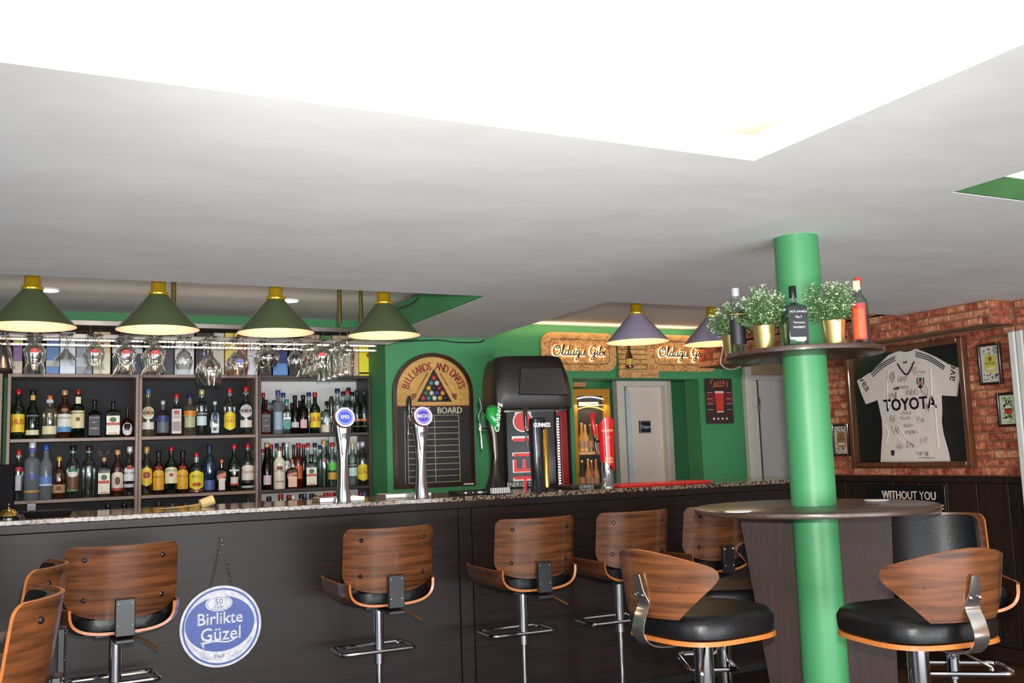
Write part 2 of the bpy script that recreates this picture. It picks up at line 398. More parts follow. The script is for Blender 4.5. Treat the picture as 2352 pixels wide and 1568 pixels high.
for q in ((-.052,-.05,.052,.05),): 
    for a in ((-.055,-.053,-.048,.048),(.053,.055,-.048,.048),(-.055,.055,-.050,-.048),(-.055,.055,.048,.050)): f.box(P.x+a[0],P.x+a[1],7.193,7.197,P.z+a[2],P.z+a[3])
f.txt('Depo',.042,Tr(P.x,7.192,P.z)); f.obj('name_plate',[mat((40,32,48),.4),WHITE],d1)
d2=st(bpy.data.objects.new('door_2',None)); C.objects.link(d2); d2['label']='cream door with a steel hinge, partly behind the green column'; d2['category']='door'
f=M(); f.cbox(5.45,5.52,6.57,6.66,0,2.0,.006); f.cbox(5.52,6.3,6.59,6.66,1.885,1.93,.005); f.cbox(5.53,5.60,6.60,6.68,0,1.885,.01); f.obj('door_frame',TRIMM,d2)
f=M(); f.box(5.625,6.3,6.63,6.67,0,1.885); f.obj('door_panel',mat((204,196,186),.5,var=.03),d2)
f=M(); f.box(5.60,5.61,6.6,6.66,0,1.885); f.obj('door_stop',mat((90,86,80),.5),d2)
P=at(1745,928,6.59)
f=M(); f.box(P.x-.02,P.x+.002,6.585,6.597,P.z-.055,P.z-.005); f.box(P.x+.004,P.x+.026,6.605,6.615,P.z,P.z+.05); f.cyl(P.x+.003,6.59,P.z-.056,P.z+.052,.004,8); f.obj('hinge',mat((150,140,125),.3,.9),d2)
st(M().box(5.45,6.4,6.615,6.62,1.93,ZC).obj('trim_4',mat((196,160,118),.7)),'beige panel over the cream door')
# ------------------------------------------------ green column with shelf and round table
CX,CY,CR=2.66,2.855,.0835
col=st(M(Tr(CX,CY,0)).lathe([(CR,0),(CR,ZC)],40,cap=False).obj('column',mat((62,134,84),.45,var=.04,scale=3)),'round green steel column through the high table')
TAB=wood((74,54,44),(56,40,33),.34,axis=0,sc=.9,coat=.25)
t=thing('column_shelf','round dark brown shelf fixed around the green column','shelf',(CX,CY,0))
M().lathe([(CR+.001,1.648),(.285,1.648),(.297,1.652),(.298,1.664),(.297,1.669),(CR+.001,1.67)],64,cap=False).obj('shelf_board',TAB,t)
M().cyl(0,0,1.60,1.648,.0,3).obj('collar',TAB,t) if False else None
t=thing('high_table','high round brown table built around the green column','table',(CX,CY,0))
M().lathe([(CR+.001,1.060),(.435,1.060),(.447,1.063),(.449,1.071),(.447,1.079),(.44,1.083),(CR+.001,1.083)],72,cap=False).obj('tabletop',TAB,t)
PANM=wood((48,30,24),(36,22,18),.5,axis=2,sc=.9,coat=0)
def tpanel(ang,w0,w1):
    T=Rz(ang); m=M(T); th=.018
    o=[(CR,0),(CR+w0,0),(CR+w1,1.06),(CR,1.06)]
    m.prism(o,-th/2,th/2); return m.obj('base_panel',PANM,t)
vd=math.atan2(-CY,-CX) # toward the camera
tpanel(vd-PI/2-.12,.07,.20); tpanel(vd+PI/2+.35,.17,.21); tpanel(vd+PI,.12,.2)
# coasters
for k,(px,py,lb) in enumerate(((1695,1175,'round white coaster on the left of the high round table'),(2013,1149,'round white coaster on the right of the high round table'))):
    P=atz(px,py,1.084); tag(M(Tr(P.x,P.y,1.0835)).lathe([(.046,0),(.048,.002),(.046,.004)],28).obj('coaster',mat((236,232,222),.6)),lb,'coaster','coasters on the round table')
# ------------------------------------------------ bar
BARM=wood((34,25,22),(25,18,16),.42,axis=0,sc=.5,coat=.0)
br=thing('bar_counter','long dark brown bar counter with plain front panels','counter',(0,0,0))
for a,b in ((-2.6,1.950),(1.954,2.026),(2.03,4.44)): M().cbox(a,b,4.665,4.69,.05,1.045,.003).obj('front_panel',BARM,br)
M().cbox(-2.6,4.44,4.66,4.69,1.046,1.082,.002).obj('top_rail',BARM,br)
M().box(-2.6,4.40,4.70,4.72,0,1.08).obj('carcass',BLACKM,br); M().cbox(4.42,4.44,4.69,5.28,0,1.082,.002).obj('end_panel',BARM,br)
GR=granite()
tag(M().cbox(-2.6,4.51,4.65,5.31,1.082,1.105,.003).obj('worktop',GR),'speckled polished granite worktop along the bar','worktop')
bb=thing('back_counter','dark back counter under the bottle shelves','counter',(0,0,0))
M().cbox(-2.6,2.05,6.15,6.41,.05,.80,.004).obj('body',BLACKM,bb); M().cbox(-2.6,2.05,6.12,6.70,.80,.83,.004).obj('top',mat((60,56,54),.3),bb)

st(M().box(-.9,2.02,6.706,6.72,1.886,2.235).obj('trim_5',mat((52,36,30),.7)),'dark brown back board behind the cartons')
# ================================================ BOTTLE SHELVES
YF=6.42
GREY=wood((150,126,112),(128,108,98),.5,axis=0,sc=.8,coat=.05); DARK=wood((74,58,52),(54,42,38),.5,axis=0,sc=.8,coat=.05)
PANB=mat((17,18,21),.55,var=.25,scale=3,spec=.25); BWH=mat((206,206,204),.6,var=.03)
def unit(x0,x1,m,bm,label,tg=.018):
    t=thing('shelf_unit',label,'shelf unit',(0,0,0))
    for x in (x0,x1-tg): M().cbox(x,x+tg,YF,6.70,.83,1.885,.002).obj('side_panel',m,t)
    for z in (1.865,1.478,1.117): M().cbox(x0+tg if z<1.8 else x0+tg,x1-tg,YF+.002,6.70,z,z+.020,.002).obj('shelf_board',m,t)
    M().box(x0,x1,6.70,6.712,.83,1.885).obj('back_panel',bm,t); return t
unit(-1.30,-.192,GREY,PANB,'bottle shelf unit cut by the left frame edge')
unit(-.165,.560,GREY,PANB,'open bottle shelf unit with taupe boards and black back, left of two')
unit(.562,1.292,GREY,PANB,'open bottle shelf unit with taupe boards and black back, right of two')
unit(1.294,2.058,DARK,BWH,'dark brown bottle shelf unit with white back, beside the green pier')
# ------------------------------------------------ bottles
SHP={ # (r,z) of unit radius / unit height, then neck r in m
'round':([(.9,0),(1,.02),(1,.60),(.93,.66),(.62,.72),(0,.76)],.0145),
'jb':([(.9,0),(1,.02),(1,.56),(.95,.62),(.6,.69),(0,.74)],.0145),
'wine':([(.9,0),(1,.02),(1,.58),(.9,.64),(.5,.69),(0,.72)],.0150),
'burg':([(.9,0),(1,.02),(1,.46),(.85,.56),(.55,.66),(0,.74)],.0150),
'vodka':([(.92,0),(1,.02),(1,.66),(.9,.71),(.5,.745),(0,.76)],.0145),
'short':([(.92,0),(1,.03),(1,.62),(.9,.68),(.5,.72),(0,.74)],.015),
'martini':([(.86,0),(.92,.02),(1,.50),(.92,.60),(.6,.68),(0,.73)],.0145),
'cone':([(1,0),(1,.04),(.95,.30),(.86,.45),(.6,.58),(0,.68)],.0145),
'square':([(.94,0,6),(1,.02,6),(1,.60,6),(.92,.66,5),(.5,.70,3),(0,.73)],.015),
'flask':([(.94,0,8),(1,.02,8),(1,.68,8),(.9,.74,6),(.45,.77,3),(0,.79)],.014),
'oval':([(.92,0),(1,.05),(1,.42),(.8,.55),(.5,.62),(0,.66)],.013),
'hex':([(.95,0,3),(1,.02,3),(1,.54,3),(.9,.62,3),(.45,.68),(0,.72)],.015)}
_bc={}
GL={'clear':((222,232,228),1,0),'green':((28,92,38),1,.10),'dkgreen':((10,38,18),1,.35),'black':((20,12,12),1,.6),'amber':((150,76,26),1,.12),
 'brown':((60,22,12),1,.4),'frost':((150,158,166),.5,.55),'blue':((70,120,160),1,.12),'white':((236,226,200),.6,.97),'pale':((232,224,196),1,.05),'red':((120,30,24),1,.35)}
def bottle(x,y,z,h,wd,shape,glass,cap,labels,label,group=None,capf=.10,rz=None,name='liquor_bottle',extra=None):
    t=thing(name,label,'bottle',(x,y,z),0 if rz is None else rz,group)
    if rz is None: t.rotation_euler=(0,0,-math.atan2(x,y)*.7)
    R=wd/2; prof,nr=SHP[shape]; nr=min(nr*h/.30*1.02,R*.5)
    dy=1.0 if shape not in('square','flask') else (.95 if shape=='square' else .62)
    zn=prof[-1][1]; P=[(q[0]*R,q[1]*h,*q[2:]) for q in prof[:-1]]+[(nr,zn*h),(nr*.97,h*(1-capf)*.995)]
    c,g,mk=GL[glass]; gm=thin(c,g,milk=mk) if glass!='white' else mat((238,228,204),.25)
    M().lathe(P,24,hy=dy).obj('glass_body',gm,t)
    k=Tr(0,0,0); m=M()
    m.lathe([(nr*1.12,h*(1-capf)),(nr*1.16,h*(1-capf)+.002),(nr*1.16,h-.003),(nr*1.02,h)],16); m.obj('cap',mat(cap,.35,.2,.05),t)
    def surf(u,zz,off):
        f=zz/h; rr=R
        for a,b in zip(prof,prof[1:]):
            if a[1]<=f<=b[1] and b[0]>0: rr=R*(a[0]+(b[0]-a[0])*(f-a[1])/(b[1]-a[1]))
        if shape in('square','flask'): return (u,-(rr*dy+off)*1.0,zz)
        return ((rr+off)*math.sin(u/rr),-(rr+off)*math.cos(u/rr),zz)
    for li,lb in enumerate(labels):
        kind,z0,z1,wf,colr=lb[:5]; txt=lb[5:]
        wmax=R*.88 if shape in('square','flask') else R*1.25
        hw=wmax*wf
        if kind=='txt': pass
        else:
            n=10; V=[];F=[]; zc=(z0+z1)/2*h; hz=(z1-z0)/2*h
            cols=[]
            for i in range(n+1):
                s=-1+2*i/n
                if kind=='oval': e=math.sqrt(max(0,1-s*s)); a,b=zc-hz*e,zc+hz*e
                elif kind=='arch': a,b=zc-hz,zc+hz*(1-.22*s*s*s*s-.12*s*s)
                elif kind=='hex': e=1-.35*abs(s)**1.2; a,b=zc-hz*e,zc+hz*e
                elif kind=='diag': a,b=zc-hz+hz*.6*s,zc+hz+hz*.6*s
                else: a,b=zc-hz,zc+hz
                cols.append((s*hw,a,b))
            for u,a,b in cols: V+=[surf(u,a,.0010+.0005*li),surf(u,b,.0010+.0005*li)]
            for i in range(n): F.append((2*i,2*i+2,2*i+3,2*i+1))
            lo=M().add(V,F).obj('label',mat(colr,.5,0,.06,scale=60),t)
        for tx in txt: # (string,size_frac_of_width,zfrac,color)
            s_,sz,zf,cc=tx
            V,F=text2d(s_,1); ww=max(p[0] for p in V)-min(p[0] for p in V)
            k=2*wmax*sz/ww; asp=min(k,.16*h)
            Q=[surf(px*k,zf*h+py*asp,.0016+.0005*len(labels)) for px,py in V]
            M().add(Q,F).obj('lettering',mat(cc,.5),t,smooth=False)
    if extra: extra(t,R,h,surf)
    return t
def lb_off(k): return .0004 if k in('oval','arch') else .0
RED=(178,28,34); YEL=(232,200,40); CRM=(226,214,170); WHT=(226,226,220); NAV=(28,36,84); BLK=(20,20,22); GOLD=(200,160,60); SIL=(190,192,196); ORG=(214,110,40); LBL=(120,160,200); TEAL=(30,130,130); CORK=(190,150,100)
JG=[('rect',.08,.60,1.0,(230,228,206)),('rect',.335,.41,1.0,(196,64,38)),('oval',.42,.56,.55,(48,92,48)),('rect',.105,.125,.7,(196,54,38))]
JD=[('rect',.06,.58,1.0,(24,24,26),('JACK DANIELS',.85,.52,WHT),('No.7',.35,.40,WHT),('WHISKEY',.7,.24,WHT))]
JBl=[('rect',.14,.50,1.0,YEL,('J&B',.85,.34,RED)),('rect',.10,.115,1.0,BLK)]
JAM=lambda:[('arch',.22,.56,1.0,(228,220,178),('JAMESON',.9,.49,(40,60,40))),('oval',.36,.44,.28,RED)]
KAH=[('arch',.10,.56,.95,(224,164,36),('KAHLUA',.85,.40,(120,26,20))),('rect',.58,.64,.5,(176,50,30))]
GIN=[('hex',.10,.50,1.0,(230,206,40),('GIN',.6,.30,RED),('LONDON',.55,.38,RED))]
MAR=[('oval',.36,.62,.85,WHT,('MARTINI',.85,.49,BLK)),('oval',.45,.53,.22,RED),('rect',.15,.30,.8,(222,214,200))]
CAMP=[('rect',.42,.52,1.0,(24,28,36),('CAMPARI',.95,.47,WHT)),('rect',.22,.42,.8,(196,220,216))]
SY=6.50
rowlab={}
def row(items,base0,base1,zs,where,Y=SY,grp=None,name='liquor_bottle'):
    n=len(items)
    for it in items:
        cx,top,wpx,shape,glass,cap,labels,desc=it[:8]; kw=it[8] if len(it)>8 else {}
        yy=kw.pop('y',Y) if kw else Y
        p=at(cx,base0,yy); q=at(cx,top,yy); depth=(q-CAM).dot(FW)
        bottle(p.x,yy,zs,max(.08,q.z-zs),wpx*depth/FPX*.96,shape,glass,cap,labels,desc+' '+where,grp,**kw)
Z1=1.4985; Z2=1.1375
row([(40,894,29,'jb','green',RED,JBl,'dark green bottle with red cap and yellow label'),
 (73.6,895,29,'burg','dkgreen',BLK,[('rect',.08,.18,1,CRM),('txt',0,0,1,0,('Glenfiddich',.8,.47,SIL)),('rect',.78,.88,.25,GOLD)],'slender dark green bottle with cream strip near its base'),
 (113,908.5,32,'round','pale',(226,120,50),[('rect',.10,.29,1,(222,214,168)),('rect',.82,.90,.36,SIL)],'clear bottle with orange cap and low cream label'),
 (147,896,31,'round','amber',CORK,[('rect',.24,.50,1,(222,220,208),('GLENLIVET',.85,.42,BLK)),('rect',.13,.24,1,(90,140,196)),('oval',.55,.62,.4,(150,110,60))],'corked amber bottle with white and blue label'),
 (178,894,29,'jb','dkgreen',(150,40,36),[('rect',.20,.56,1,(226,214,166),('JAMESON',.9,.51,(50,44,30))),('oval',.34,.43,.26,(130,40,26)),('rect',.70,.84,.3,CRM)],'tall dark green bottle with cream label'),
 (216,918,28,'square','black',BLK,JD,'square bottle with black label'),
 (259,922,33,'flask','dkgreen',BLK,JG,'flat dark green flask bottle with cream and red label'),
 (292,936,25,'oval','brown',(70,40,30),[('oval',.06,.48,.85,(206,204,206))],'small brown bottle with round silver label')],1003,1003,Z1,'on the upper left shelf')
def stag(t,R,h,surf):
    m=M()
    for s in (-1,1):
        b=[(s*.002,0,h-.01),(s*.012,0,h+.012),(s*.026,0,h+.022),(s*.034,0,h+.045)]; m.tube(b,[.003,.0028,.0022,.001],6)
        for q,d in ((b[1],(s*.004,0,.022)),(b[2],(s*.012,0,.016)),(b[2],(-s*.002,0,.024)),(b[1],(s*.020,0,-.002))): m.tube([q,(q[0]+d[0],0,q[2]+d[2])],[.002,.0008],5)
    m.obj('antler_pourer',mat((90,76,56),.4,.5),t)
row([(41,1033,22,'round','clear',RED,[('rect',.58,.66,1,(170,30,36)),('rect',.2,.5,.45,(190,190,196))],'clear bottle with red cap and red band'),
 (72,1016,34,'vodka','frost',(220,220,224),[('rect',.13,.17,1,(206,150,50)),('oval',.36,.46,.6,(90,90,150)),('rect',.84,.90,.42,(60,60,130))],'big frosted grey bottle with orange line'),
 (104,1021,29,'round','frost',(40,80,170),[('rect',.26,.42,1,(96,134,196)),('rect',.25,.28,1,(220,224,230))],'frosted bottle with blue cap and blue band'),
 (134.5,1048.6,28,'round','amber',GOLD,[('rect',.14,.34,1,(180,150,100)),('oval',.19,.31,.3,(110,40,30))],'short amber bottle with gold cap'),
 (166,1023,28,'round','clear',BLK,[('oval',.40,.52,.7,WHT),('rect',.16,.40,.75,(110,70,40)),('rect',.50,.56,.6,(50,120,70)),('rect',.13,.16,.8,(90,150,110))],'clear bottle with green and brown label'),
 (203,1023,30,'round','clear',(50,20,24),[],'plain clear bottle with dark cap'),
 (238,1050,29,'flask','dkgreen',CORK,JG,'green flask bottle with antler pourer',dict(extra=stag)),
 (269,1033,26,'round','amber',(206,150,90),[('arch',.14,.52,1,(222,212,190)),('oval',.24,.42,.35,(96,40,44)),('rect',.12,.18,1,(170,60,40))],'amber rum bottle with white picture label'),
 (297,1025.6,26,'round','clear',WHT,[('arch',.30,.58,1,(220,222,222),('BACARDI',.9,.46,BLK)),('oval',.53,.62,.5,(170,50,50)),('rect',.17,.24,1,(180,186,196))],'clear bottle with white cap and white label')],1141,1141,Z2,'on the lower left shelf')
row([(339.7,893,30,'martini','pale',(70,110,160),MAR,'pale bottle with blue cap and round white label'),
 (373.6,920,28,'short','clear',SIL,[('rect',.42,.58,.9,(50,60,120)),('rect',.1,.4,.9,(96,100,112))],'squat clear bottle with silver cap and blue print'),
 (405,905,24,'square','clear',(200,36,40),[('rect',.06,.64,1,(214,190,190),('BEEFEATER',.9,.44,(150,30,40))),('rect',.52,.60,.5,(170,50,60)),('rect',.12,.34,.9,(150,130,138))],'square clear bottle with red cap'),
 (435.7,906,28,'vodka','pale',(40,30,90),[('rect',.48,.60,1,(226,140,30),('GORDONS',.85,.54,(170,40,30))),('rect',.2,.46,.75,(170,176,130))],'bottle with navy cap and orange band'),
 (463,895,25,'vodka','clear',(200,180,120),CAMP,'clear bottle with gold cap and black band'),
 (493.5,921.5,26,'square','blue',(200,200,204),[('arch',.07,.68,.72,(214,214,190)),('oval',.44,.56,.3,(70,100,150))],'square blue glass bottle'),
 (527.6,891.7,27,'round','clear',(190,40,44),GIN,'clear bottle with yellow six sided label'),
 (565,888,31,'martini','clear',(190,34,44),MAR,'clear bottle with red cap and round white label')],1000,1000,Z1,'on the upper middle shelf')
row([(336,1026,26,'round','clear',(196,150,80),[('hex',.18,.58,1,(226,190,44)),('oval',.34,.48,.5,(150,30,40),('HAVANA CLUB',.45,.41,WHT))],'clear rum bottle with yellow label and red disc'),
 (363.6,1035,26,'jb','brown',BLK,KAH,'dark brown bottle with orange label, left of two'),
 (392.6,1025,29,'jb','green',(150,24,34),JAM(),'green bottle with red cap and cream label'),
 (419,1035,26,'jb','brown',BLK,KAH,'dark brown bottle with orange label, right of two'),
 (451,1040,34,'round','clear',(186,34,40),[('hex',.07,.56,.95,(228,212,40),('PITU',.5,.40,(40,90,40))),('oval',.16,.26,.5,(190,60,40)),('rect',.04,.08,.9,(170,60,36))],'broad clear bottle with yellow label'),
 (480.8,1021,27,'round','blue',NAV,[('rect',.05,.25,.8,(70,90,150))],'bluish clear bottle with navy cap'),
 (509,1055,26,'square','brown',(206,90,50),[('rect',.05,.42,.62,(220,214,204)),('diag',.42,.56,.8,(206,110,84))],'square brown bottle with orange cap'),
 (537.7,1020,29,'martini','green',(190,34,44),[('rect',.14,.30,.5,(210,200,190)),('rect',.42,.46,.7,(200,214,200)),('rect',.12,.16,.6,RED)],'bright green bottle with red cap'),
 (569,1018.5,29,'round','clear',(170,34,44),[('arch',.22,.54,1,(222,214,200),('Tequila',.85,.40,(150,40,40))),('rect',.16,.22,1,(40,30,30)),('rect',.06,.10,1,SIL)],'clear bottle with white tequila label')],1130,1130,Z2,'on the lower middle shelf')
YB=6.61
row([(611,918,23,'square','red',BLK,JD,'square bottle with black label and dark cap'),
 (639,896,25,'vodka','frost',(70,80,140),[('rect',.1,.5,.6,(150,170,190))],'tall frosted bottle with blue cap'),
 (659,917,22,'square','clear',TEAL,[('rect',.14,.48,.8,(50,140,136)),('rect',.42,.48,.9,WHT)],'square clear bottle with teal label'),
 (678,908,20,'wine','black',BLK,[('rect',.16,.30,.8,(200,196,190))],'black wine bottle with pale label'),
 (697,907,25,'wine','black',BLK,[('rect',.14,.36,.5,(214,170,180))],'black wine bottle with pink label'),
 (724,901,25,'jb','green',RED,JBl,'bright green bottle with yellow label'),
 (751,921,28,'short','clear',BLK,[('rect',.02,.26,1,(214,206,180)),('oval',.30,.48,.5,WHT),('txt',0,0,1,0,('U',.25,.78,WHT))],'clear jar shaped bottle with black shaker cap',dict(capf=.30)),
 (776,892,22,'round','clear',NAV,[('oval',.28,.5,.5,(40,36,38))],'clear bottle with navy cap',),
 (799,896,28,'round','clear',(186,34,40),[('hex',.2,.46,.7,(226,206,50))],'clear bottle with yellow diamond label'),
 (821,896,18,'round','dkgreen',(30,60,60),[('rect',.26,.32,1,(190,120,40)),('rect',.14,.15,1,GOLD)],'slim bottle with gold band, left of two'),
 (837,895,20,'round','dkgreen',(30,60,60),[('rect',.26,.32,1,(190,120,40)),('rect',.14,.15,1,GOLD)],'slim bottle with gold band, right of two')],998,998,Z1,'on the upper right shelf')
row([(605,902,15,'jb','green',RED,[],'green bottle with red cap'),(621,924,18,'round','clear',(60,110,120),[],'clear bottle with teal cap'),(630,919,18,'round','clear',NAV,[],'clear bottle with black cap'),
 (651,902,18,'round','clear',(46,52,110),[],'clear bottle with dark blue cap'),(671,925,16,'wine','dkgreen',(30,30,34),[],'dark bottle with low black cap'),(689,920,15,'round','black',BLK,[],'black bottle with black cap'),
 (710,901,20,'round','clear',(50,52,110),[],'clear bottle with wide navy cap'),(789,899,18,'round','clear',(24,34,70),[],'clear bottle with short navy cap'),(802,890,18,'round','clear',(34,34,70),[],'tall clear bottle with navy cap'),(810,900,18,'round','clear',BLK,[],'clear bottle with small black cap')],998,998,Z1,'at the back of the upper right shelf',Y=YB)
row([(613.5,1016,25,'burg','black',CORK,[('rect',.10,.30,.6,(210,190,196))],'black wine bottle with cork and pink label'),
 (642,1025,28,'round','white',(130,70,50),[('oval',.44,.54,.45,(120,60,40)),('txt',0,0,1,0,('BACARDI',.8,.42,(90,80,70))),('rect',.16,.19,.6,(160,120,100))],'opaque cream white bottle'),
 (671.5,1055,27,'square','amber',(206,100,50),[('rect',.05,.42,.85,(236,190,160)),('diag',.44,.54,.8,(214,120,80))],'square amber bottle with orange cap'),
 (686,1017,20,'round','red',RED,[('rect',.2,.5,.8,(190,90,40))],'red bottle with orange label'),
 (715.5,1043,27,'flask','dkgreen',BLK,JG,'green flask bottle with cream and red label'),
 (745,1009,23,'round','clear',CORK,[('oval',.52,.60,.3,(170,60,80))],'clear bottle with cork'),
 (764,1016,23,'round','clear',RED,[('oval',.36,.56,.8,(80,190,60)),('rect',.16,.32,.9,(200,160,50))],'clear bottle with green and yellow label'),
 (811,1016,22,'vodka','clear',(196,180,130),CAMP,'clear bottle with gold cap and black band'),
 (834,1014,26,'round','clear',(200,200,204),GIN,'clear bottle with yellow six sided label')],1124,1124,Z2,'on the lower right shelf')
row([(604,1031,14,'round','clear',RED,[],'clear bottle with red cap at the panel'),(623,1021,17,'round','green',RED,[],'green bottle with red cap'),(636,1018,16,'round','clear',NAV,[],'clear bottle with navy cap and silver tip'),(652,1017,14,'wine','black',BLK,[],'black bottle'),(659,1016,20,'martini','clear',(214,214,216),[('oval',.36,.6,.8,WHT)],'clear bottle with white cap and round label'),
 (675,1021,14,'jb','green',(30,50,34),[],'green bottle with black cap'),(698,1020,16,'jb','dkgreen',(160,30,40),[],'dark green bottle with low red cap'),(708,1017,16,'round','clear',RED,[],'clear bottle with bright red cap'),(724,1017,18,'round','clear',(32,40,54),[],'clear bottle with tall black cap'),(736,1022,16,'round','clear',(34,40,80),[],'clear bottle with blue black cap'),
 (753,1012,14,'round','green',(40,110,90),[],'green bottle with teal cap'),(771,1022,16,'round','clear',SIL,[],'clear bottle with silver cap'),(824,1015,16,'round','clear',(206,210,212),[],'clear bottle with glass stopper')],1124,1124,Z2,'at the back of the lower right shelf',Y=YB)
# necks of the bottles on the back counter, seen over the bar
low=[(73.6,1166,BLK,'black capped bottle with white tag, left end of the back counter'),(216,1168,BLK,'low black cap'),(248,1156,BLK,'black neck with a white dot'),(286,1153,BLK,'tall black neck with white dot'),(334,1162,BLK,'short black cap'),(365,1151,(40,34,30),'tall dark cap'),(396,1156,(70,70,74),'grey black cap'),(426,1154,(50,44,60),'dark violet cap'),(517,1155,BLK,'small black cap behind the paper roll'),(543,1158,(60,50,50),'small dark cap'),(570,1146,(30,34,56),'blue black cap with silver tag'),
 (604,1150,(130,24,34),'dark red cap, low'),(618,1140,BLK,'leaning black cap'),(631,1152,(90,30,30),'brown red cap'),(645,1134,RED,'tall red cap'),(664,1136,(140,40,30),'red and green cap'),(674,1137,(200,204,206),'white grey cap'),(684,1151,(40,40,60),'low dark blue cap'),(692,1134,(26,26,34),'tall black cap'),(700,1133,(90,100,150),'pale blue cap'),(709,1145,(60,60,70),'slate cap'),(716,1133,(30,30,34),'black cap with white rim'),(723,1136,(160,60,40),'orange red cap'),(737,1138,(150,30,40),'short red cap'),(749,1131,(170,26,36),'bright red cap'),(762,1131,(196,40,46),'broad red cap'),(772,1131,(70,70,110),'violet cap'),(812,1132,(170,174,176),'silver cap right of the tap'),(829,1130,(120,24,40),'wine red cap'),(837,1130,(60,90,150),'blue cap at the end of the row')]
for i,(px,py,cc,ds) in enumerate(low):
    yy=6.24+(i%4)*.055; q=at(px,py,yy); hh=q.z-.83
    bottle(q.x,yy,.83,hh,.056,'round',rb.choice(('clear','black','green','clear')),cc,[],(ds if 'counter' in ds else ds+' among the bottle necks above the worktop')[:110],'bottles on the back counter')
# ------------------------------------------------ boxes on top of the shelves
def carton(x0,x1,top,col,label,parts=(),y=6.47,d=.09):
    a=at(x0,852,y).x; b=at(x1,852,y).x; zt=at((x0+x1)/2,top,y).z; z0=1.886
    t=thing('bottle_carton',label,'box',((a+b)/2,y+d/2,z0)); w=(b-a)/2-.001; h=zt-z0
    M().cbox(-w,w,-d/2,d/2,0,h,.002).obj('carton_body',mat(col,.5,var=.05),t)
    for p in parts:
        if p[0]=='band': m=M().box(-w-.0005,w+.0005,-d/2-.0012,-d/2+.001,p[1]*h,p[2]*h); m.obj('band',mat(p[3],.5),t)
        if p[0]=='disc': M(Tr(p[4]*w,-d/2-.0012,p[1]*h)@Rx(PI/2)).lathe([(p[2]*w,-.001),(p[2]*w,.001)],20).obj('emblem',mat(p[3],.5),t)
        if p[0]=='txt': M().txt(p[1],p[2]*w*2,Tr(p[5]*w if len(p)>5 else 0,-d/2-.002,p[3]*h)).obj('lettering',mat(p[4],.5),t,smooth=False)
        if p[0]=='vtxt': M().txt(p[1],p[2]*w*2,Tr(0,-d/2-.002,p[3]*h)@Ry(-PI/2)).obj('lettering',mat(p[4],.5),t,smooth=False)
    return t
TP=762
carton(29,51,TP+12,(128,92,140),'violet and white carton at the left end of the shelf top',[('band',.0,.35,(196,180,160)),('band',.8,1,(214,200,90))])
carton(56,80,TP+6,(90,70,100),'dark violet carton behind the tulip glasses on the shelf top')
carton(105,136,TP+4,(96,132,186),'light blue carton on the shelf top',[('band',.2,.34,(190,194,180))])
carton(137,173,TP,(226,230,238),'plain white carton on the shelf top, beside a light blue one')
carton(174,212,TP+6,(158,160,170),'grey carton on the shelf top',[('band',.2,.42,(190,196,200))])
carton(214,253,TP,(222,196,140),'pale gold carton on the shelf top',[('band',.02,.5,(232,220,190)),('disc',.7,.3,(170,70,50),0)])
carton(257,327,TP+4,(40,48,70),'wide navy carton on the shelf top',[('band',.52,.66,(200,206,210)),('txt','KER',.16,.59,(60,80,120),.35),('disc',.3,.1,(120,170,200),.5)],y=6.49)
carton(332,372,TP+6,(38,38,50),'black carton behind the beer glasses on the shelf top')
carton(375,399,TP+8,(60,60,72),'slate grey narrow carton on the shelf top')
carton(401,446,TP+2,(216,218,222),'white carton behind the small snifter',[('disc',.78,.3,(206,180,150),.2)])
carton(449,486,TP+2,(48,38,44),'dark brown carton with blue vertical number',[('vtxt','18',.5,.45,(70,70,200))])
carton(489,515,TP+2,(206,202,188),'cream carton beside the dark one with blue number',[('band',.86,.9,(150,140,110))])
carton(517,546,TP+2,(238,214,100),'yellow and orange carton on the shelf top',[('band',0,.35,(206,96,36)),('disc',.18,.6,(230,170,40),.2)])
carton(548,566,TP+4,(190,110,60),'orange brown narrow carton on the shelf top')
carton(568,592,TP+3,(214,216,222),'white carton with grey lettering on the shelf top',[('band',.45,.47,(160,164,170))])
carton(594,624,TP+8,(60,40,44),'dark maroon carton behind the balloon glasses')
carton(627,661,TP,(34,44,104),'dark blue carton with gold emblem and light blue foot',[('band',0,.28,(92,140,200)),('disc',.72,.5,(190,170,120),0),('disc',.72,.32,(34,44,104),0)])
carton(664,695,TP+2,(44,40,44),'black carton with white vertical lettering',[('vtxt','OOK',.5,.66,(220,220,224))])
carton(697,735,TP+6,(196,170,140),'tan carton behind the hanging wine glasses')
carton(737,762,TP+8,(80,130,70),'green carton behind the hanging tumblers')
carton(764,809,TP+8,(186,160,130),'light brown carton behind the hanging tumblers')
carton(811,824,TP+4,(206,180,150),'narrow beige carton beside the yellow one')
carton(825,851,TP+2,(244,226,40),'bright yellow carton with black lettering and red apple',[('txt','JUST',.46,.82,BLK),('txt','St. Jan',.26,.71,BLK),('band',.05,.09,BLK),('disc',.48,.42,(206,40,36),.75)])
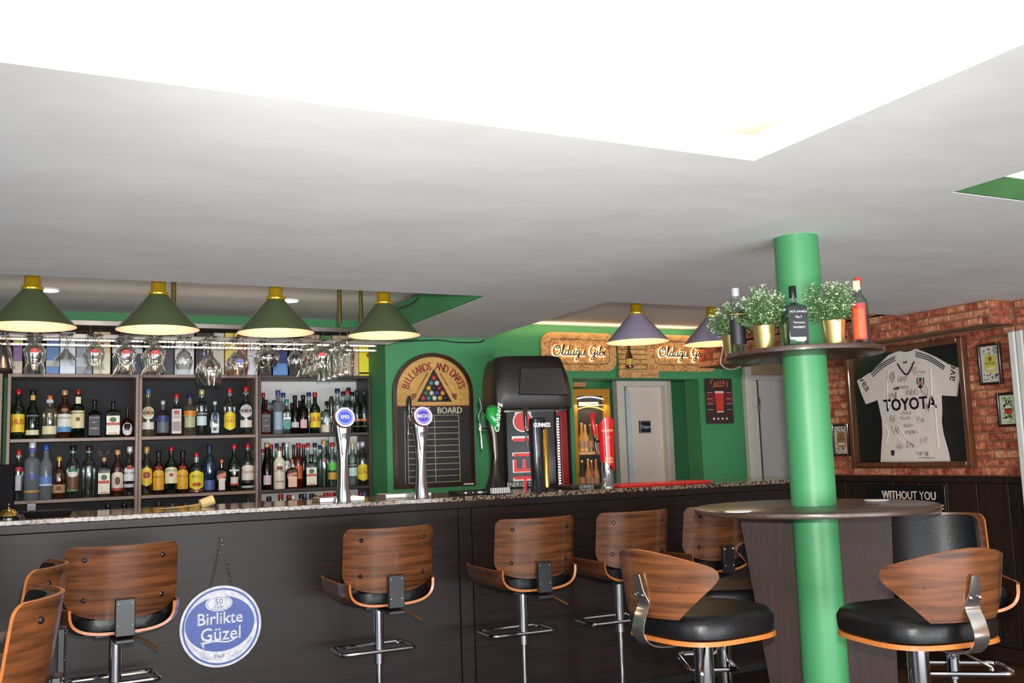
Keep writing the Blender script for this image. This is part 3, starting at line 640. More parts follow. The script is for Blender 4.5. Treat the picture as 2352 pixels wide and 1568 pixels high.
# ------------------------------------------------ glass rack
rk=thing('glass_rack','chrome hanging rack with wire hooks for stemware above the bar','rack',(0,0,0))
x0,x1=-.45,1.96; ZR=2.018
for y in (5.20,5.74): M().cbox(x0,x1,y,y+.006,ZR,ZR+.026,.002).obj('rail',mat((150,142,136),.35,.85),rk)
for x in (x0,x1-.006): M().cbox(x,x+.006,5.20,5.746,ZR,ZR+.026,.002).obj('end_bar',mat((190,186,182),.25,.9),rk)
for px in (399,780,829):
    P=at(px,690,5.10 if px!=829 else 5.4)
    M().cyl(P.x,P.y+.004,ZR+.03,ZU,.0125,12).obj('pole',mat((170,150,90),.2,.9),rk)
LEDS=mat((255,226,196),.4,emit=9)
for zz,lb in ((2.005,'upper warm strip of small lamps behind the hanging glasses'),(1.975,'lower warm strip of small lamps behind the hanging glasses')):
    t=thing('led_strip',lb,'light strip',(0,5.95,zz+.03)); m=M()
    m.cbox(-.4,1.95,0,.006,-.006,.006,.001); m.obj('carrier',mat((210,190,180),.5),t)
    m=M()
    for i in range(110): m.box(-.39+i*.0212,-.39+i*.0212+.011,-.004,0,-.004,.004)
    m.obj('diodes',LEDS,t,kind='stuff')
TH=thin((236,238,234),1.15)
def G(prof,n=22):
    return M().lathe(prof,n,cap=False)
GK_={ # profile downwards from the foot at z=0
'tulip':[(.0,-.002),(.031,-.0),(.033,-.003),(.030,-.005),(.006,-.012),(.0045,-.03),(.010,-.042),(.026,-.056),(.037,-.075),(.038,-.095),(.033,-.118),(.030,-.135),(.033,-.155),(.038,-.172)],
'martini':[(0,-.001),(.031,0),(.032,-.003),(.006,-.009),(.004,-.04),(.0045,-.065),(.012,-.080),(.050,-.128),(.051,-.130)],
'snifter':[(0,-.001),(.029,0),(.030,-.003),(.006,-.009),(.004,-.03),(.0045,-.055),(.014,-.068),(.030,-.090),(.036,-.115),(.034,-.140),(.029,-.160),(.028,-.166)],
'wine':[(0,-.001),(.036,0),(.037,-.003),(.006,-.009),(.004,-.04),(.0042,-.095),(.012,-.110),(.035,-.135),(.047,-.168),(.046,-.200),(.038,-.238),(.035,-.250)],
'balloon':[(0,-.001),(.033,0),(.034,-.003),(.006,-.008),(.004,-.03),(.005,-.045),(.020,-.055),(.042,-.080),(.050,-.105),(.046,-.130),(.036,-.152),(.032,-.160)],
'tumbler':[(0,-.001),(.029,0),(.031,-.003),(.008,-.010),(.006,-.025),(.018,-.038),(.032,-.060),(.034,-.080),(.031,-.13),(.031,-.165),(.033,-.178)],
'bell':[(0,-.001),(.03,0),(.031,-.004),(.010,-.014),(.022,-.04),(.030,-.08),(.040,-.13),(.050,-.175)]}
GK={k:[((a*1.24 if a>.008 else a) if k not in('wine','martini') else a*1.1,b) for a,b in v] for k,v in GK_.items()}
_gk={}
GX=set()
def glass(px,kind,y,label,sc=1,emb=None,grp='stemware hanging from the rack',zt=None,xw=None):
    x=at(px,790,y).x if xw is None else xw
    z=ZR-.050 if zt is None else zt
    t=thing({'tulip':'beer_glass','tumbler':'beer_glass','bell':'beer_glass','martini':'cocktail_glass','wine':'wine_glass','snifter':'snifter_glass','balloon':'wine_glass'}[kind],label,'glass',(x,y,z),rb.uniform(-.4,.4),grp)
    if (kind,sc) not in _gk:
        o=G([(r*sc,q*sc) for r,q in GK[kind]]).obj('glass_bowl',TH,t); _gk[(kind,sc)]=o.data
    else:
        o=bpy.data.objects.new('glass_bowl',_gk[(kind,sc)]); C.objects.link(o); o.parent=t
    GX.add(round(x,3))
    if emb:
        zc,cc=emb; m=M(); V=[];F=[]
        for i in range(7):
            a=-.42+.14*i; e=math.sqrt(max(0,1-(a/.43)**2)); r=.0478*sc
            V+=[(r*math.sin(a),-r*math.cos(a),(zc-.010*e)*sc),(r*math.sin(a),-r*math.cos(a),(zc+.010*e)*sc)]
        for i in range(6): F.append((2*i,2*i+2,2*i+3,2*i+1))
        m.add(V,F).obj('printed_emblem',mat(cc,.5),t); t.rotation_euler=(0,0,-math.atan2(x,y))
    return x
n_=['front','second','third','fourth','fifth']
glass(4,'bell',5.16,'wide ribbed beer glass hanging at the left edge of the rack')
for k in range(3):
    X=glass(80,'tulip',5.16,'beer glass with red emblem hanging %s in the leftmost row of three'%n_[k],1.05,(-.085,(170,20,28))) if k==0 else glass(0,'tulip',5.16+.11*k,'beer glass hanging %s in the leftmost row of three'%n_[k],1.05,(-.085,(170,20,28)),xw=X)
glass(152,'martini',5.18,'cocktail glass hanging in front of the white carton')
glass(218,'tulip',5.18,'single beer glass with red emblem in front of the pale gold carton',1.0,(-.085,(170,20,28)))
for px,lb in ((290,'in front of the navy carton'),(357,'between the second lamp and the snifter')):
    for k in range(3):
        if k==0: X=glass(px,'tulip',5.16,'beer glass hanging front of a row of three %s'%lb,1.05,(-.085,(170,20,28)))
        else: glass(0,'tulip',5.16+.11*k,'beer glass hanging %s in the row %s'%(n_[k],lb),1.05,(-.085,(170,20,28)),xw=X)
glass(423,'snifter',5.2,'small stemmed snifter in front of a white carton',1.0)
for k in range(3):
    if k==0: X=glass(487,'wine',5.14,'large faceted wine glass hanging lowest, below the rack',1.0,zt=ZR-.05)
    else: glass(0,'wine',5.14+.13*k,'wine glass %s behind the lowest hanging glass'%n_[k],.9,xw=X)
for k in range(2):
    if k==0: X=glass(550,'snifter',5.16,'front stemmed beer glass with blue print by the third lamp',1.15,(-.11,(60,80,150)))
    else: glass(0,'snifter',5.3,'stemmed beer glass behind the blue printed one',1.15,xw=X)
for k in range(2):
    if k==0: X=glass(616,'balloon',5.16,'front balloon glass below the third lamp',.95)
    else: glass(0,'tulip',5.3,'beer glass behind the balloon glass below the third lamp',.95,xw=X)
glass(678,'snifter',5.2,'small snifter between the third and fourth lamp',.95)
for k in range(4):
    if k==0: X=glass(739,'tulip',5.16,'front glass of the receding row with red emblems left of the tumblers',1.0,(-.085,(190,50,50)))
    else: glass(0,'tulip',5.16+.13*k,'%s glass of the receding row left of the tumblers'%n_[k],1.0,(-.085,(170,50,60)),xw=X)
for k in range(5):
    if k==0: X=glass(797,'tumbler',5.14,'front tall glass of the row beside the fourth lamp',1.05)
    else: glass(0,'tumbler',5.14+.12*k,'%s tall glass of the row beside the fourth lamp'%n_[k],1.05,xw=X)
hx_=sorted(GX)
for i,x in enumerate(hx_):
    for s in (-1,1):
        xx=x+s*.021; M().tube([(xx,5.203,ZR+.01),(xx,5.203,ZR-.045),(xx+s*.004,5.12,ZR-.052),(xx+s*.004,5.14,ZR-.054),(xx,5.70,ZR-.052),(xx,5.742,ZR-.045),(xx,5.743,ZR+.01)],.0022,6).obj('wire_hook',CHROME,rk)
# ------------------------------------------------ cone lamps
def lamp(x,lbl,outer,grp,inner=(255,206,168)):
    t=thing('pendant_lamp',lbl,'lamp',(x,4.8,0),0,grp)
    r0,z0,z1=.188,1.95,2.118
    M().lathe([(.040,z1),(.044,z1-.004),(r0-.002,z0+.004),(r0,z0)],56,cap=False).obj('shade',mat(outer,.16,0,.03,coat=.6),t)
    M().lathe([(.038,z1-.002),(.042,z1-.006),(r0-.004,z0+.002),(r0,z0)],56,cap=False).obj('shade_lining',mat(inner,.6,var=.02,emit=.12),t)
    M().lathe([(.046,2.116),(.048,2.122),(.047,2.130),(.036,2.136),(.035,2.14),(.034,2.176),(.030,2.184),(.012,2.186),(.010,2.20)],32).obj('brass_cap',BRASS,t)
    M().lathe([(0,2.02),(.016,2.026),(.026,2.045),(.026,2.06),(.014,2.085),(.013,2.11)],16).obj('bulb',mat((255,236,206),.4,emit=18),t)
    l=bpy.data.lights.new('bulb_light','POINT'); l.energy=1.5; l.color=(1,.80,.62); l.shadow_soft_size=.03
    o=bpy.data.objects.new('bulb_light',l); C.objects.link(o); o.location=(x,4.8,1.985)
gn=(76,88,60); vi=(150,140,160)
lamp(at(72,740,4.8).x,'green cone lamp at the left edge, leftmost of four',gn,'green billiard lamps over the bar')
lamp(.5,'green cone lamp, second of four from the left',gn,'green billiard lamps over the bar')
lamp(1.053,'green cone lamp, third of four from the left',gn,'green billiard lamps over the bar')
lamp(1.617,'green cone lamp nearest the scoreboard, rightmost of four',gn,'green billiard lamps over the bar')
lamp(3.19,'violet cone lamp in front of the strand board signs',vi,'violet billiard lamps over the bar',(255,220,170))
lamp(3.75,'violet cone lamp beside the bottles on the column shelf',vi,'violet billiard lamps over the bar',(255,214,160))
for a,b,lb in ((-.25,1.80,'brass rail carrying the green lamps'),(2.98,4.0,'brass rail carrying the violet lamps')):
    t=thing('lamp_rail',lb,'rail',(0,4.8,2.202)); M().tube([(a,0,0),(b,0,0)],.008,12).obj('tube',BRASS,t)
    e=b if a<1 else a
    M(Tr(e,0,0)).lathe([(0,-.018),(.012,-.014),(.017,0),(.012,.014),(0,.018)],14).obj('finial',BRASS,t)
    for x in (a+.1,b-.1): M().tube([(x,0,0),(x,0,ZU-2.202)],.004,8).obj('hanger',BRASS,t)
# downlights
for px,py,lb in ((110,666,'round recessed downlight left of the second green lamp'),(664,690,'round recessed downlight beside the third green lamp')):
    P=atz(px,py,ZU-.003); t=thing('downlight',lb,'lamp',(P.x,P.y,ZU-.006))
    M().lathe([(.062,0),(.068,.002),(.068,.006)],28).obj('rim',mat((220,220,220),.4),t)
    M(Tr(0,0,-.001)).lathe([(.055,-.001),(.055,.001)],28).obj('diffuser',mat((244,236,255),.4,emit=8),t)
# black cable from the lamp rail along the wall
CB=[at(963,682,4.84),at(952,692,4.95),at(935,702,5.1),at(915,707,5.3),atx(892,716,2.022),atx(880,745,2.022),at(876,783,6.10),at(920,783,6.10),at(963,782,6.10),at(1008,781,6.10),at(1050,786,6.10),at(1098,786,6.10),at(1112,781,6.10)]
def cr(P,n=5):
    o=[]
    for i in range(len(P)-1):
        a,b,c,d=P[max(0,i-1)],P[i],P[i+1],P[min(len(P)-1,i+2)]
        for k in range(n):
            t=k/n; o.append(.5*((2*b)+(c-a)*t+(2*a-5*b+4*c-d)*t*t+(3*b-a-3*c+d)*t**3))
    return o+[P[-1]]
tag(M().tube(cr(CB),.0045,8).obj('power_cable',BLACKM),'black cable running along the top of the green pier','cable')
# ================================================ helpers
def smooth(pts,n=6,closed=False):
    P=[Vector(p) for p in pts]; N=len(P); out=[]
    rng=range(N) if closed else range(N-1)
    for i in rng:
        g=lambda k: P[k%N] if closed else P[max(0,min(N-1,k))]
        a,b,c,d=g(i-1),g(i),g(i+1),g(i+2)
        for k in range(n):
            t=k/n; out.append(.5*((2*b)+(c-a)*t+(2*a-5*b+4*c-d)*t*t+(3*b-a-3*c+d)*t**3))
    if not closed: out.append(P[-1])
    return out
def loft(m,secs,n=24,T=None,cap=True):
    """secs: (z,cx,cy,hx,hy,p)"""
    V=[];F=[]
    for z,cx,cy,hx,hy,p in secs:
        for i in range(n):
            a=2*PI*i/n; c,s=math.cos(a),math.sin(a); k=1 if p<=2 else (abs(c)**p+abs(s)**p)**(-1/p)
            V.append((cx+hx*k*c,cy+hy*k*s,z))
    for j in range(len(secs)-1):
        for i in range(n):
            i2=(i+1)%n; F.append((j*n+i,j*n+i2,(j+1)*n+i2,(j+1)*n+i))
    if cap: F+= [tuple(reversed(range(n))),tuple((len(secs)-1)*n+i for i in range(n))]
    return m.add(V,F,T)
FX=Rz(-PI/2)
def ell(rx,rz,n=40,cx=0,cz=0): return [(cx+rx*math.cos(2*PI*i/n),cz+rz*math.sin(2*PI*i/n)) for i in range(n)][::-1]
def ring(m,rx,rz,rx2,rz2,y,T=None,cx=0,cz=0,n=48):
    V=[];F=[]
    for i in range(n):
        a=2*PI*i/n; V+=[(cx+rx*math.cos(a),y,cz+rz*math.sin(a)),(cx+rx2*math.cos(a),y,cz+rz2*math.sin(a))]
    for i in range(n): j=(i+1)%n; F.append((2*i,2*j,2*j+1,2*i+1))
    return m.add(V,F,T)
def flat(m,o,y,T=None): return m.add([(x,y,z) for x,z in o],[tuple(range(len(o)))],T)
# ================================================ SCORE BOARD
P0=at(1001,1119,6.085); bx=P0.x; t=thing('score_board','arched billiards and darts score board on the green pier','score board',(bx,6.108,0))
def arch(w,zb,zs,rz,n=28): return [(-w,zb)]+[(-w*math.cos(PI*i/n),zs+rz*math.sin(PI*i/n)) for i in range(n+1)]+[(w,zb)]
o1=arch(.288,1.112,1.742,.270); o2=arch(.262,1.138,1.742,.243)
m=M(); k=len(o1); 
V=[(x,0,z) for x,z in o1]+[(x,-.028,z) for x,z in o1]+[(x,-.028,z) for x,z in o2]+[(x,-.012,z) for x,z in o2]
F=[]
for i in range(k):
    j=(i+1)%k
    for a in range(3): F.append((a*k+i,a*k+j,(a+1)*k+j,(a+1)*k+i))
m.add(V,F).obj('frame',wood((70,38,28),(44,24,20),.3,axis=2),t)
flat(M(),arch(.263,1.137,1.655,.001)[:1]+[(-.263,1.655),(.263,1.655)]+[(.263,1.137)],-.012).obj('slate_panel',mat((44,42,40),.6),t)
TANM=mat((206,160,84),.6,var=.22,scale=5)
flat(M(),[(-.263,1.655)]+[(x,z) for x,z in arch(.263,1.655,1.742,.243)[1:-1]]+[(.263,1.655)],-.0125).obj('painted_arch',TANM,t)
m=M(); m.box(-.262,.262,-.014,-.012,1.652,1.657); m.obj('red_line',mat((150,40,34),.5),t)
m=M()
for r in range(9):
    z=1.66+r*.036; hwid=.255 if z<1.742 else .255*math.sqrt(max(0,1-((z-1.742)/.243)**2))
    m.box(-hwid,hwid,-.0135,-.013,z,z+.0014)
    for c in range(9):
        x=-.26+c*.065+(r%2)*.03
        if abs(x)<hwid and z+.036<1.742+.243*math.sqrt(max(0,1-(x/.26)**2)): m.box(x,x+.0014,-.0135,-.013,z,z+.036)
m.obj('painted_brick_lines',mat((160,120,60),.6),t)
m=M(); s='BILLIARDS AND DARTS'; n=len(s)
for i,ch in enumerate(s):
    if ch==' ': continue
    a=math.radians(166-152*i/(n-1)); x,z=.008+.206*math.cos(a),1.742+.178*math.sin(a)
    tx,tz=-.206*math.sin(a),.178*math.cos(a); ang=math.atan2(tz,tx)+PI
    [m.txt(ch,.076,Tr(x,-.016-q*.2,z)@Ry(-ang)@Tr(q,0,0),sx=.74) for q in (-.0015,.0015)]
m.obj('lettering',mat((140,32,36),.5),t,smooth=False)
m=M(); ax,az,bz,hwid=.008,1.905,1.682,.125
m.prism([(ax-hwid,bz),(ax,az),(ax+hwid,bz)],-.018,-.013); m.obj('painted_rack',mat((34,26,24),.5),t)
bc=[(190,60,60),(60,130,130),(206,206,200),(214,160,40),(40,40,44),(160,40,44),(70,110,60),(206,180,170),(50,70,130),(220,140,60)]
q=0
for r in range(5):
    for c in range(r+1):
        x=ax+(c-r/2)*.040; z=az-.062-r*.034
        M(Tr(x,-.018,z)@Rx(PI/2)).lathe([(.017,0),(.016,.004),(.010,.009),(0,.011)],12).obj('ball',mat(bc[q%10],.25),t); 
        o=M(Tr(x,-.0268,z)); ring(o,.005,.005,0.0001,0.0001,-.001 if 0 else -.0075,n=10); o.obj('ball_spot',mat(WHT,.4),t) if 0 else None
        q+=1
for s in (-1,1):
    m=M(); m.tube([(ax+s*.045,-.016,1.875),(ax+s*.10,-.016,1.79)],.004,6); m.tube([(ax+s*.10,-.016,1.79),(ax+s*.135,-.016,1.73)],.002,6)
    m.prism([(ax+s*.125,1.742),(ax+s*.165,1.735),(ax+s*.160,1.69),(ax+s*.13,1.715)][::s],-.015,-.0135); m.obj('painted_dart',mat((130,80,36),.5),t)
m=M(); [(m.txt('SCORE',.060,Tr(-.108+q,-.0145-q*.2,1.622),sx=.9), m.txt('BOARD',.060,Tr(.118+q,-.0145-q*.2,1.622),sx=.9)) for q in (-.0015,.0015)]; m.obj('lettering',mat((214,204,176),.5),t,smooth=False)
m=M()
for i in range(12): z=1.592-i*.0405; m.box(-.185,.182,-.0145,-.012,z-.0016,z+.0016)
for x in (-.185,.006,.182): m.box(x-.0016,x+.0016,-.0145,-.012,1.592-11*.0405,1.592)
m.obj('score_grid',mat((196,184,150),.6),t)
m=M(); m.tube([(-.205,-.016,1.62),(-.21,-.016,1.15)],.002,6); m.obj('string',mat((170,170,165),.5),t)
tag(M().cbox(bx+.20,bx+.272,6.07,6.082,1.120,1.130,.002).obj('chalk',mat((236,236,232),.7)),'white chalk stick on the score board ledge','chalk')
# ================================================ STRAND BOARD SIGNS
OSB=osb(); INK=mat((46,36,30),.6); HALO=mat((255,196,130),.5,emit=4); LETT=mat((60,32,18),.5)
LT={'O':([[(1.0,1.9),(.4,1.6),(.1,.9),(.4,.1),(1.0,0),(1.6,.5),(1.7,1.2),(1.3,1.8),(.8,1.7),(.9,1.3),(1.4,1.5)]],1.9),
'l':([[(0,.2),(.4,1.1),(.6,1.9),(.35,2),(.25,1.2),(.3,.2),(.6,0),(.8,.25)]],.8),
'd':([[(.8,.8),(.4,.95),(.05,.5),(.2,.05),(.6,.1),(.85,.8),(1.05,2.0)],[(1.0,1.9),(.85,.4),(1.05,0),(1.3,.25)]],1.3),
'u':([[(.1,.9),(0,.3),(.25,0),(.6,.2),(.8,.95)],[(.8,.95),(.75,.25),(.95,0),(1.2,.3)]],1.2),
'g':([[(.75,.8),(.35,.95),(.05,.5),(.2,.1),(.55,.15),(.8,.9)],[(.8,.9),(.75,-.3),(.4,-.95),(.1,-.7),(.5,-.25),(1.1,.3)],[(.2,1.5),(.45,1.25),(.75,1.5)]],1.15),
'G':([[(1.3,1.6),(1.0,1.95),(.5,1.7),(.2,1.0),(.4,.3),(.9,.3),(1.3,.9),(1.35,1.1)],[(1.35,1.1),(1.2,.1),(.9,-.8),(.5,-.8),(.7,-.3),(1.5,.3)]],1.6),
'i':([[(0,.3),(.3,.95),(.2,.2),(.4,0),(.65,.3)],[(.38,1.45),(.40,1.5)]],.65),
'b':([[(0,.3),(.3,1.3),(.45,2.0),(.2,1.5),(.2,.3),(.5,0),(.85,.3),(.7,.8),(.35,.6)],[(.7,.8),(1.0,.75)]],1.0)}
def script(t,x0,z0,u):
    f=M(); g=M(); x=0
    for ch in 'Oldugu Gibi':
        if ch==' ': x+=.8; continue
        st_,wd=LT[ch]
        for s in st_:
            P=[(x0+(x+a+.12*b)*u,0,z0+b*u) for a,b in s]
            Q=smooth(P,5); f.tube([(p.x,-.036,p.z) for p in Q],.0050,6); g.tube([(p.x,-.024,p.z-.003) for p in Q],.0085,6)
        x+=wd
    return f,g,x*u
def rope(m,x0,x1,z,h=.014):
    n=7; s=(x1-x0)/n
    for i in range(n): a=x0+i*s; m.prism([(a,z-h),(a+s*.6,z-h*.2),(a+s*1.2,z+h),(a+s*.6,z+h*.3)][::-1],-.0215,-.020)
def sign(px0,px1,py0,py1,label):
    A=at(px0,py0,6.60); B=at(px1,py1,6.60); xc=(A.x+B.x)/2; hw=(B.x-A.x)/2; zc=(A.z+B.z)/2; hz=(A.z-B.z)/2
    t=thing('neon_sign',label,'sign',(xc,6.60,zc))
    M().prism(rrect(-hw,hw,-hz,hz,.09,8),-.020,0).obj('strand_board',OSB,t)
    m=M(); o=rrect(-hw+.065,hw-.065,-hz+.055,hz-.055,.05,6)
    m.tube([(x,-.0205,z) for x,z in o],.0022,5,True); rope(m,-hw+.16,-hw+.32,hz-.055); rope(m,hw-.34,hw-.18,-hz+.055); m.obj('burnt_border',INK,t)
    f,g,wd=script(t,0,0,.0395); 
    for q in (f,g): q.v=[Vector((v.x-wd/2-.01,v.y,v.z-.03)) for v in q.v]
    f.obj('script_lettering',LETT,t); g.obj('lettering_halo',HALO,t)
    m=M(); m.tube([(-wd*.5,-.03,-.04),(wd*.52,-.03,-.04)],.001,4); m.obj('stay_wire',INK,t); return t
sign(1240,1414,762,853,'long rounded strand board sign with lit script, left of two, behind the black dome')
sign(1482,1645,768,854,'rounded strand board sign with bright lit script, right of two, beside the violet lamp')
A=at(1415,772,6.585); B=at(1510,868,6.585)
t=thing('pub_sign','strand board sign with slats and a bottle, between the two lit signs','sign',(0,6.60,0))
w_=B.x-A.x; xs=A.x; z0=B.z; z1=A.z
for i in range(6): z=z1-.03-i*.040; M().cbox(xs+.005,xs+w_*.72,-.036,-.024,z-.034,z,.002).obj('slat',OSB,t)
m=M(); m.cbox(xs,xs+w_,-.040,-.022,z0,z0+.065,.003); m.obj('base_board',OSB,t)
m=M(); m.cbox(xs+w_*.72,xs+w_*.84,-.038,-.022,z0+.065,z1,.003); m.obj('side_board',OSB,t)
m=M(); rope(m,xs+.12,xs+.28,z0+.05,.008); rope(m,xs+.2,xs+.36,z0+.02,.008); m.v=[v-Vector((0,.021,0)) for v in m.v]; m.obj('burnt_border',INK,t)
m=M(Tr(xs+w_*.24,-.055,z0+.075)); m.lathe([(.028,0),(.03,.01),(.03,.08),(.022,.11),(.011,.14),(.011,.2)],16); m.obj('brown_bottle',thin((120,60,20),1,milk=.35),t)
M(Tr(xs+w_*.24,-.055,z0+.1)).lathe([(.031,0),(.031,.05)],16,cap=False).obj('paper_label',mat((196,170,70),.5),t)
# poster
A=at(1619,869,6.594); B=at(1686,972,6.594); t=thing('poster','dark red beer poster with a full glass on the green wall','poster',((A.x+B.x)/2,6.594,(A.z+B.z)/2)); hw=(B.x-A.x)/2; hz=(A.z-B.z)/2
M().box(-hw,hw,0,.004,-hz,hz).obj('sheet',mat((58,26,26),.5,var=.2,scale=3),t)
M().box(-hw+.0005,hw-.0005,-.001,0,-hz*.15,hz*.35).obj('red_band',mat((110,24,26),.5),t)
m=M(); flat(m,[(-.045,hz*.36),(.045,hz*.36),(.035,-hz*.45),(-.035,-hz*.45)][::-1],-.002); m.obj('printed_beer',mat((206,50,34),.5),t)
m=M(); flat(m,[(-.047,hz*.44),(.047,hz*.44),(.046,hz*.35),(-.046,hz*.35)][::-1],-.0025); flat(m,[(-.036,-hz*.45),(.036,-hz*.45),(.036,-hz*.5),(-.036,-hz*.5)][::-1],-.0025)
for s in (-1,1):
    for z in (.38,.1,-.12,-.38): m.box(s*.10-.028,s*.10+.028,-.002,-.0015,hz*z-.0015,hz*z+.0015)
for i in range(4): ring(m,.010,.010,.001,.001,-.002,cx=-.07+.045*i,cz=-hz*.78,n=10)
m.obj('white_print',mat((220,210,196),.5),t)
m=M(); m.txt('BEER',.06,Tr(0,-.0025,hz*.76)@Ry(-.1),shear=.3); m.tube([(-.07,-.002,hz*.62),(0,-.002,hz*.66),(.05,-.002,hz*.64)],.003,4); m.tube(smooth([(-.085,-.002,hz*.75),(-.08,-.002,hz*.88),(-.06,-.002,hz*.96)]),.004,4); m.tube(smooth([(.085,-.002,hz*.62),(.09,-.002,hz*.75),(.08,-.002,hz*.88)]),.004,4); m.obj('orange_print',mat((206,120,60),.5),t)
# cable trunking near the sign end
t=thing('cable','white cable loop hanging beside the right lit sign','cable',(0,0,0))
pts=[at(*p,6.45) for p in ((1648,795),(1647,820),(1650,838),(1665,848),(1690,850),(1712,842))]; 
pts=[atx(p[0],p[1],4.965) for p in ((1662,790),(1658,812),(1655,832),(1664,844),(1682,848),(1700,842))]
M().tube(smooth(pts,5),.006,6).obj('cord',mat((226,220,206),.5),t)
# ================================================ ENERGY DRINK COOLER WITH BLACK DOME
P=at(1157,1000,5.45); th=-.24
t=thing('drink_cooler','black drinks cooler with bulging black lid and red lettering, behind the beer taps','cooler',(P.x,P.y,0),th)
GB=mat((20,19,21),.22,var=.1)
M().cbox(0,.345,0,.36,.02,1.60,.02).obj('body',GB,t)
LIDM=mat((30,26,23),.45,var=.3,scale=2.5)
m=M(); loft(m,[(1.585,.19,.17,.245,.22,9),(1.60,.19,.17,.255,.232,9),(1.70,.19,.17,.256,.234,8),(1.80,.185,.175,.246,.222,8),(1.88,.18,.18,.228,.205,7),(1.915,.18,.18,.215,.19,7),(1.928,.18,.18,.19,.165,6)],48)
m.obj('lid',LIDM,t)
m=M(Tr(.20,-.066,1.755)@Rx(-.16)); m.prism([(-.11,-.075),(.20,-.085),(.17,.085),(-.09,.085)][::-1],-.010,.03); m.obj('lid_panel',mat((26,22,20),.55,var=.2),t)
m=M(); loft(m,[(1.575,.185,.18,.19,.19,10),(1.60,.185,.18,.19,.19,10)],32); m.obj('lid_seal',mat((70,66,62),.3),t)
T=Ry(-PI/2)
def htxt(s,size,x,z,y,sx=1): return M().txt(s,size,Tr(x,y,z)@T,sx=sx)
m=htxt('HELL',.20,.135,1.262,-.004,.95); m.obj('red_lettering',mat((214,30,34),.4,emit=.15),t,smooth=False)
m=htxt('HELL',.222,.135,1.262,-.0025,.93); m.obj('white_outline',mat((235,235,235),.4),t,smooth=False)
m=M(); m.txt('ENERGY DRINK',.034,Tr(.13,-.003,1.125)); m.obj('small_lettering',WHITE,t,smooth=False)
m=M(); ring(m,.058,.058,.0001,.0001,-.004,cx=.125,cz=1.515,n=28); m.obj('red_emblem',mat((206,40,36),.4),t)
m=M(); ring(m,.066,.066,.058,.058,-.0035,cx=.125,cz=1.515,n=28); flat(m,[(.07,1.55),(.08,1.59),(.10,1.565)],-.0035); flat(m,[(.15,1.565),(.175,1.59),(.18,1.55)],-.0035); m.obj('emblem_outline',WHITE,t)
m=M()
for i in range(6):
    m.box(.03+i*.014,.032+i*.014,-.002,-.001,1.13-.0*i,1.24); m.box(.03,.11,-.002,-.001,1.14+i*.016,1.142+i*.016)
m.v=[Vector((v.x+(v.z-1.18)*.4,v.y,v.z)) for v in m.v]; m.obj('grid_print',mat((120,120,124),.5),t)
# ================================================ FRIDGES BEYOND THE BAR
xr=at(1309,1000,6.1).x
t=thing('bottle_fridge','dark glass fronted fridge with red trim and white lamp strip, behind the cooler','fridge',(0,6.1,0))
M().box(2.90,xr,.02,.45,0,1.78).obj('body',GB,t)
a=at(1288,1000,6.1).x; b=at(1303,1000,6.1).x; c=at(1262,1000,6.1).x
M().cbox(a,b,-.01,.02,.1,1.78,.004).obj('red_trim',mat((140,30,34),.35),t); M().cbox(b,xr,-.02,.02,.1,1.80,.006).obj('door_edge',mat((24,22,22),.25),t)
m=M(); m.box(2.95,a,.0,.02,.12,1.58); m.obj('interior',mat((30,28,26),.5),t)
m=M(); m.box(2.93,a,-.008,.0,1.58,1.76); m.obj('header',mat((120,30,40),.4,emit=.4),t)
m=M(); Pz=at(1274,930,6.09); m.txt('7',.17,Tr(Pz.x,-.012,Pz.z),sx=.8); m.obj('lettering',mat((240,236,255),.4,emit=3),t,smooth=False)
m=M(); P2=at(1282,1000,6.09).x
for i in range(30): m.box(P2-.006,P2+.006,-.016,-.008,1.0+i*.019,1.008+i*.019)
m.obj('lamp_strip',mat((236,230,255),.4,emit=7),t)
for r,zz in enumerate((1.10,1.27,1.44)):
    M().box(c-.02,P2-.01,-.012,.0,zz-.014,zz).obj('fridge_shelf',mat((206,150,140),.4),t)
    m=M(); m.lathe([(.024,0),(.024,.07),(.011,.10),(.011,.13)],12,Tr(c+.03,-.02,zz)); m.obj('bottle_in_fridge',mat((204,190,150),.3,emit=.4),t)
x0=at(1312,1000,6.98).x; x1=at(1402,1000,6.98).x
t=thing('beer_fridge','yellow framed beer fridge with lit header, beyond the bar under the signs','fridge',(0,6.98,0))
YFm=mat((196,134,34),.4,var=.06)
zt=at(1360,893,6.98).z
M().cbox(x0,x1,.02,.42,0,zt,.006).obj('body',mat((30,26,24),.4),t)
m=M(); m.cbox(x0,x0+.06,-.02,.02,.05,zt,.004); m.cbox(x1-.06,x1,-.02,.02,.05,zt,.004); m.cbox(x0+.06,x1-.06,-.02,.02,zt-.055,zt,.004); m.cbox(x0+.06,x1-.06,-.02,.02,.05,.2,.004); m.obj('door_frame',YFm,t)
M().box(x0+.06,x1-.06,.012,.018,.2,zt-.055).obj('interior',mat((52,50,46),.5),t)
xc=(x0+x1)/2-.01
def arcline(zc,r,col,em,nm,dz=.02):
    m=M(); m.tube([(xc-.135+.27*i/12,-.012,zc+dz*(1-((i-6)/6)**2)) for i in range(13)],r,6); m.obj(nm,mat(col,.4,emit=em),t)
za=at(1360,917,6.98).z; arcline(za,.0045,(236,234,255),4,'white_arc'); zb=at(1360,938,6.98).z; arcline(zb-.015,.004,(250,170,60),3,'orange_arc',.03)
m=M(); zc=(za+zb)/2
for i in range(8):
    xx=xc-.10+i*.024
    for s in (-1,1): m.prism([(xx,zc),(xx-.004,zc+s*.014),(xx+.02,zc+s*.018),(xx+.022,zc+s*.004)][::s],-.012,-.010)
m.tube([(xc-.1,-.011,zc),(xc+.13,-.011,zc-.01)],.003,5); m.obj('wheat_emblem',mat((206,220,180),.4,emit=.9),t)
xl=at(1388,950,6.98).x
m=M()
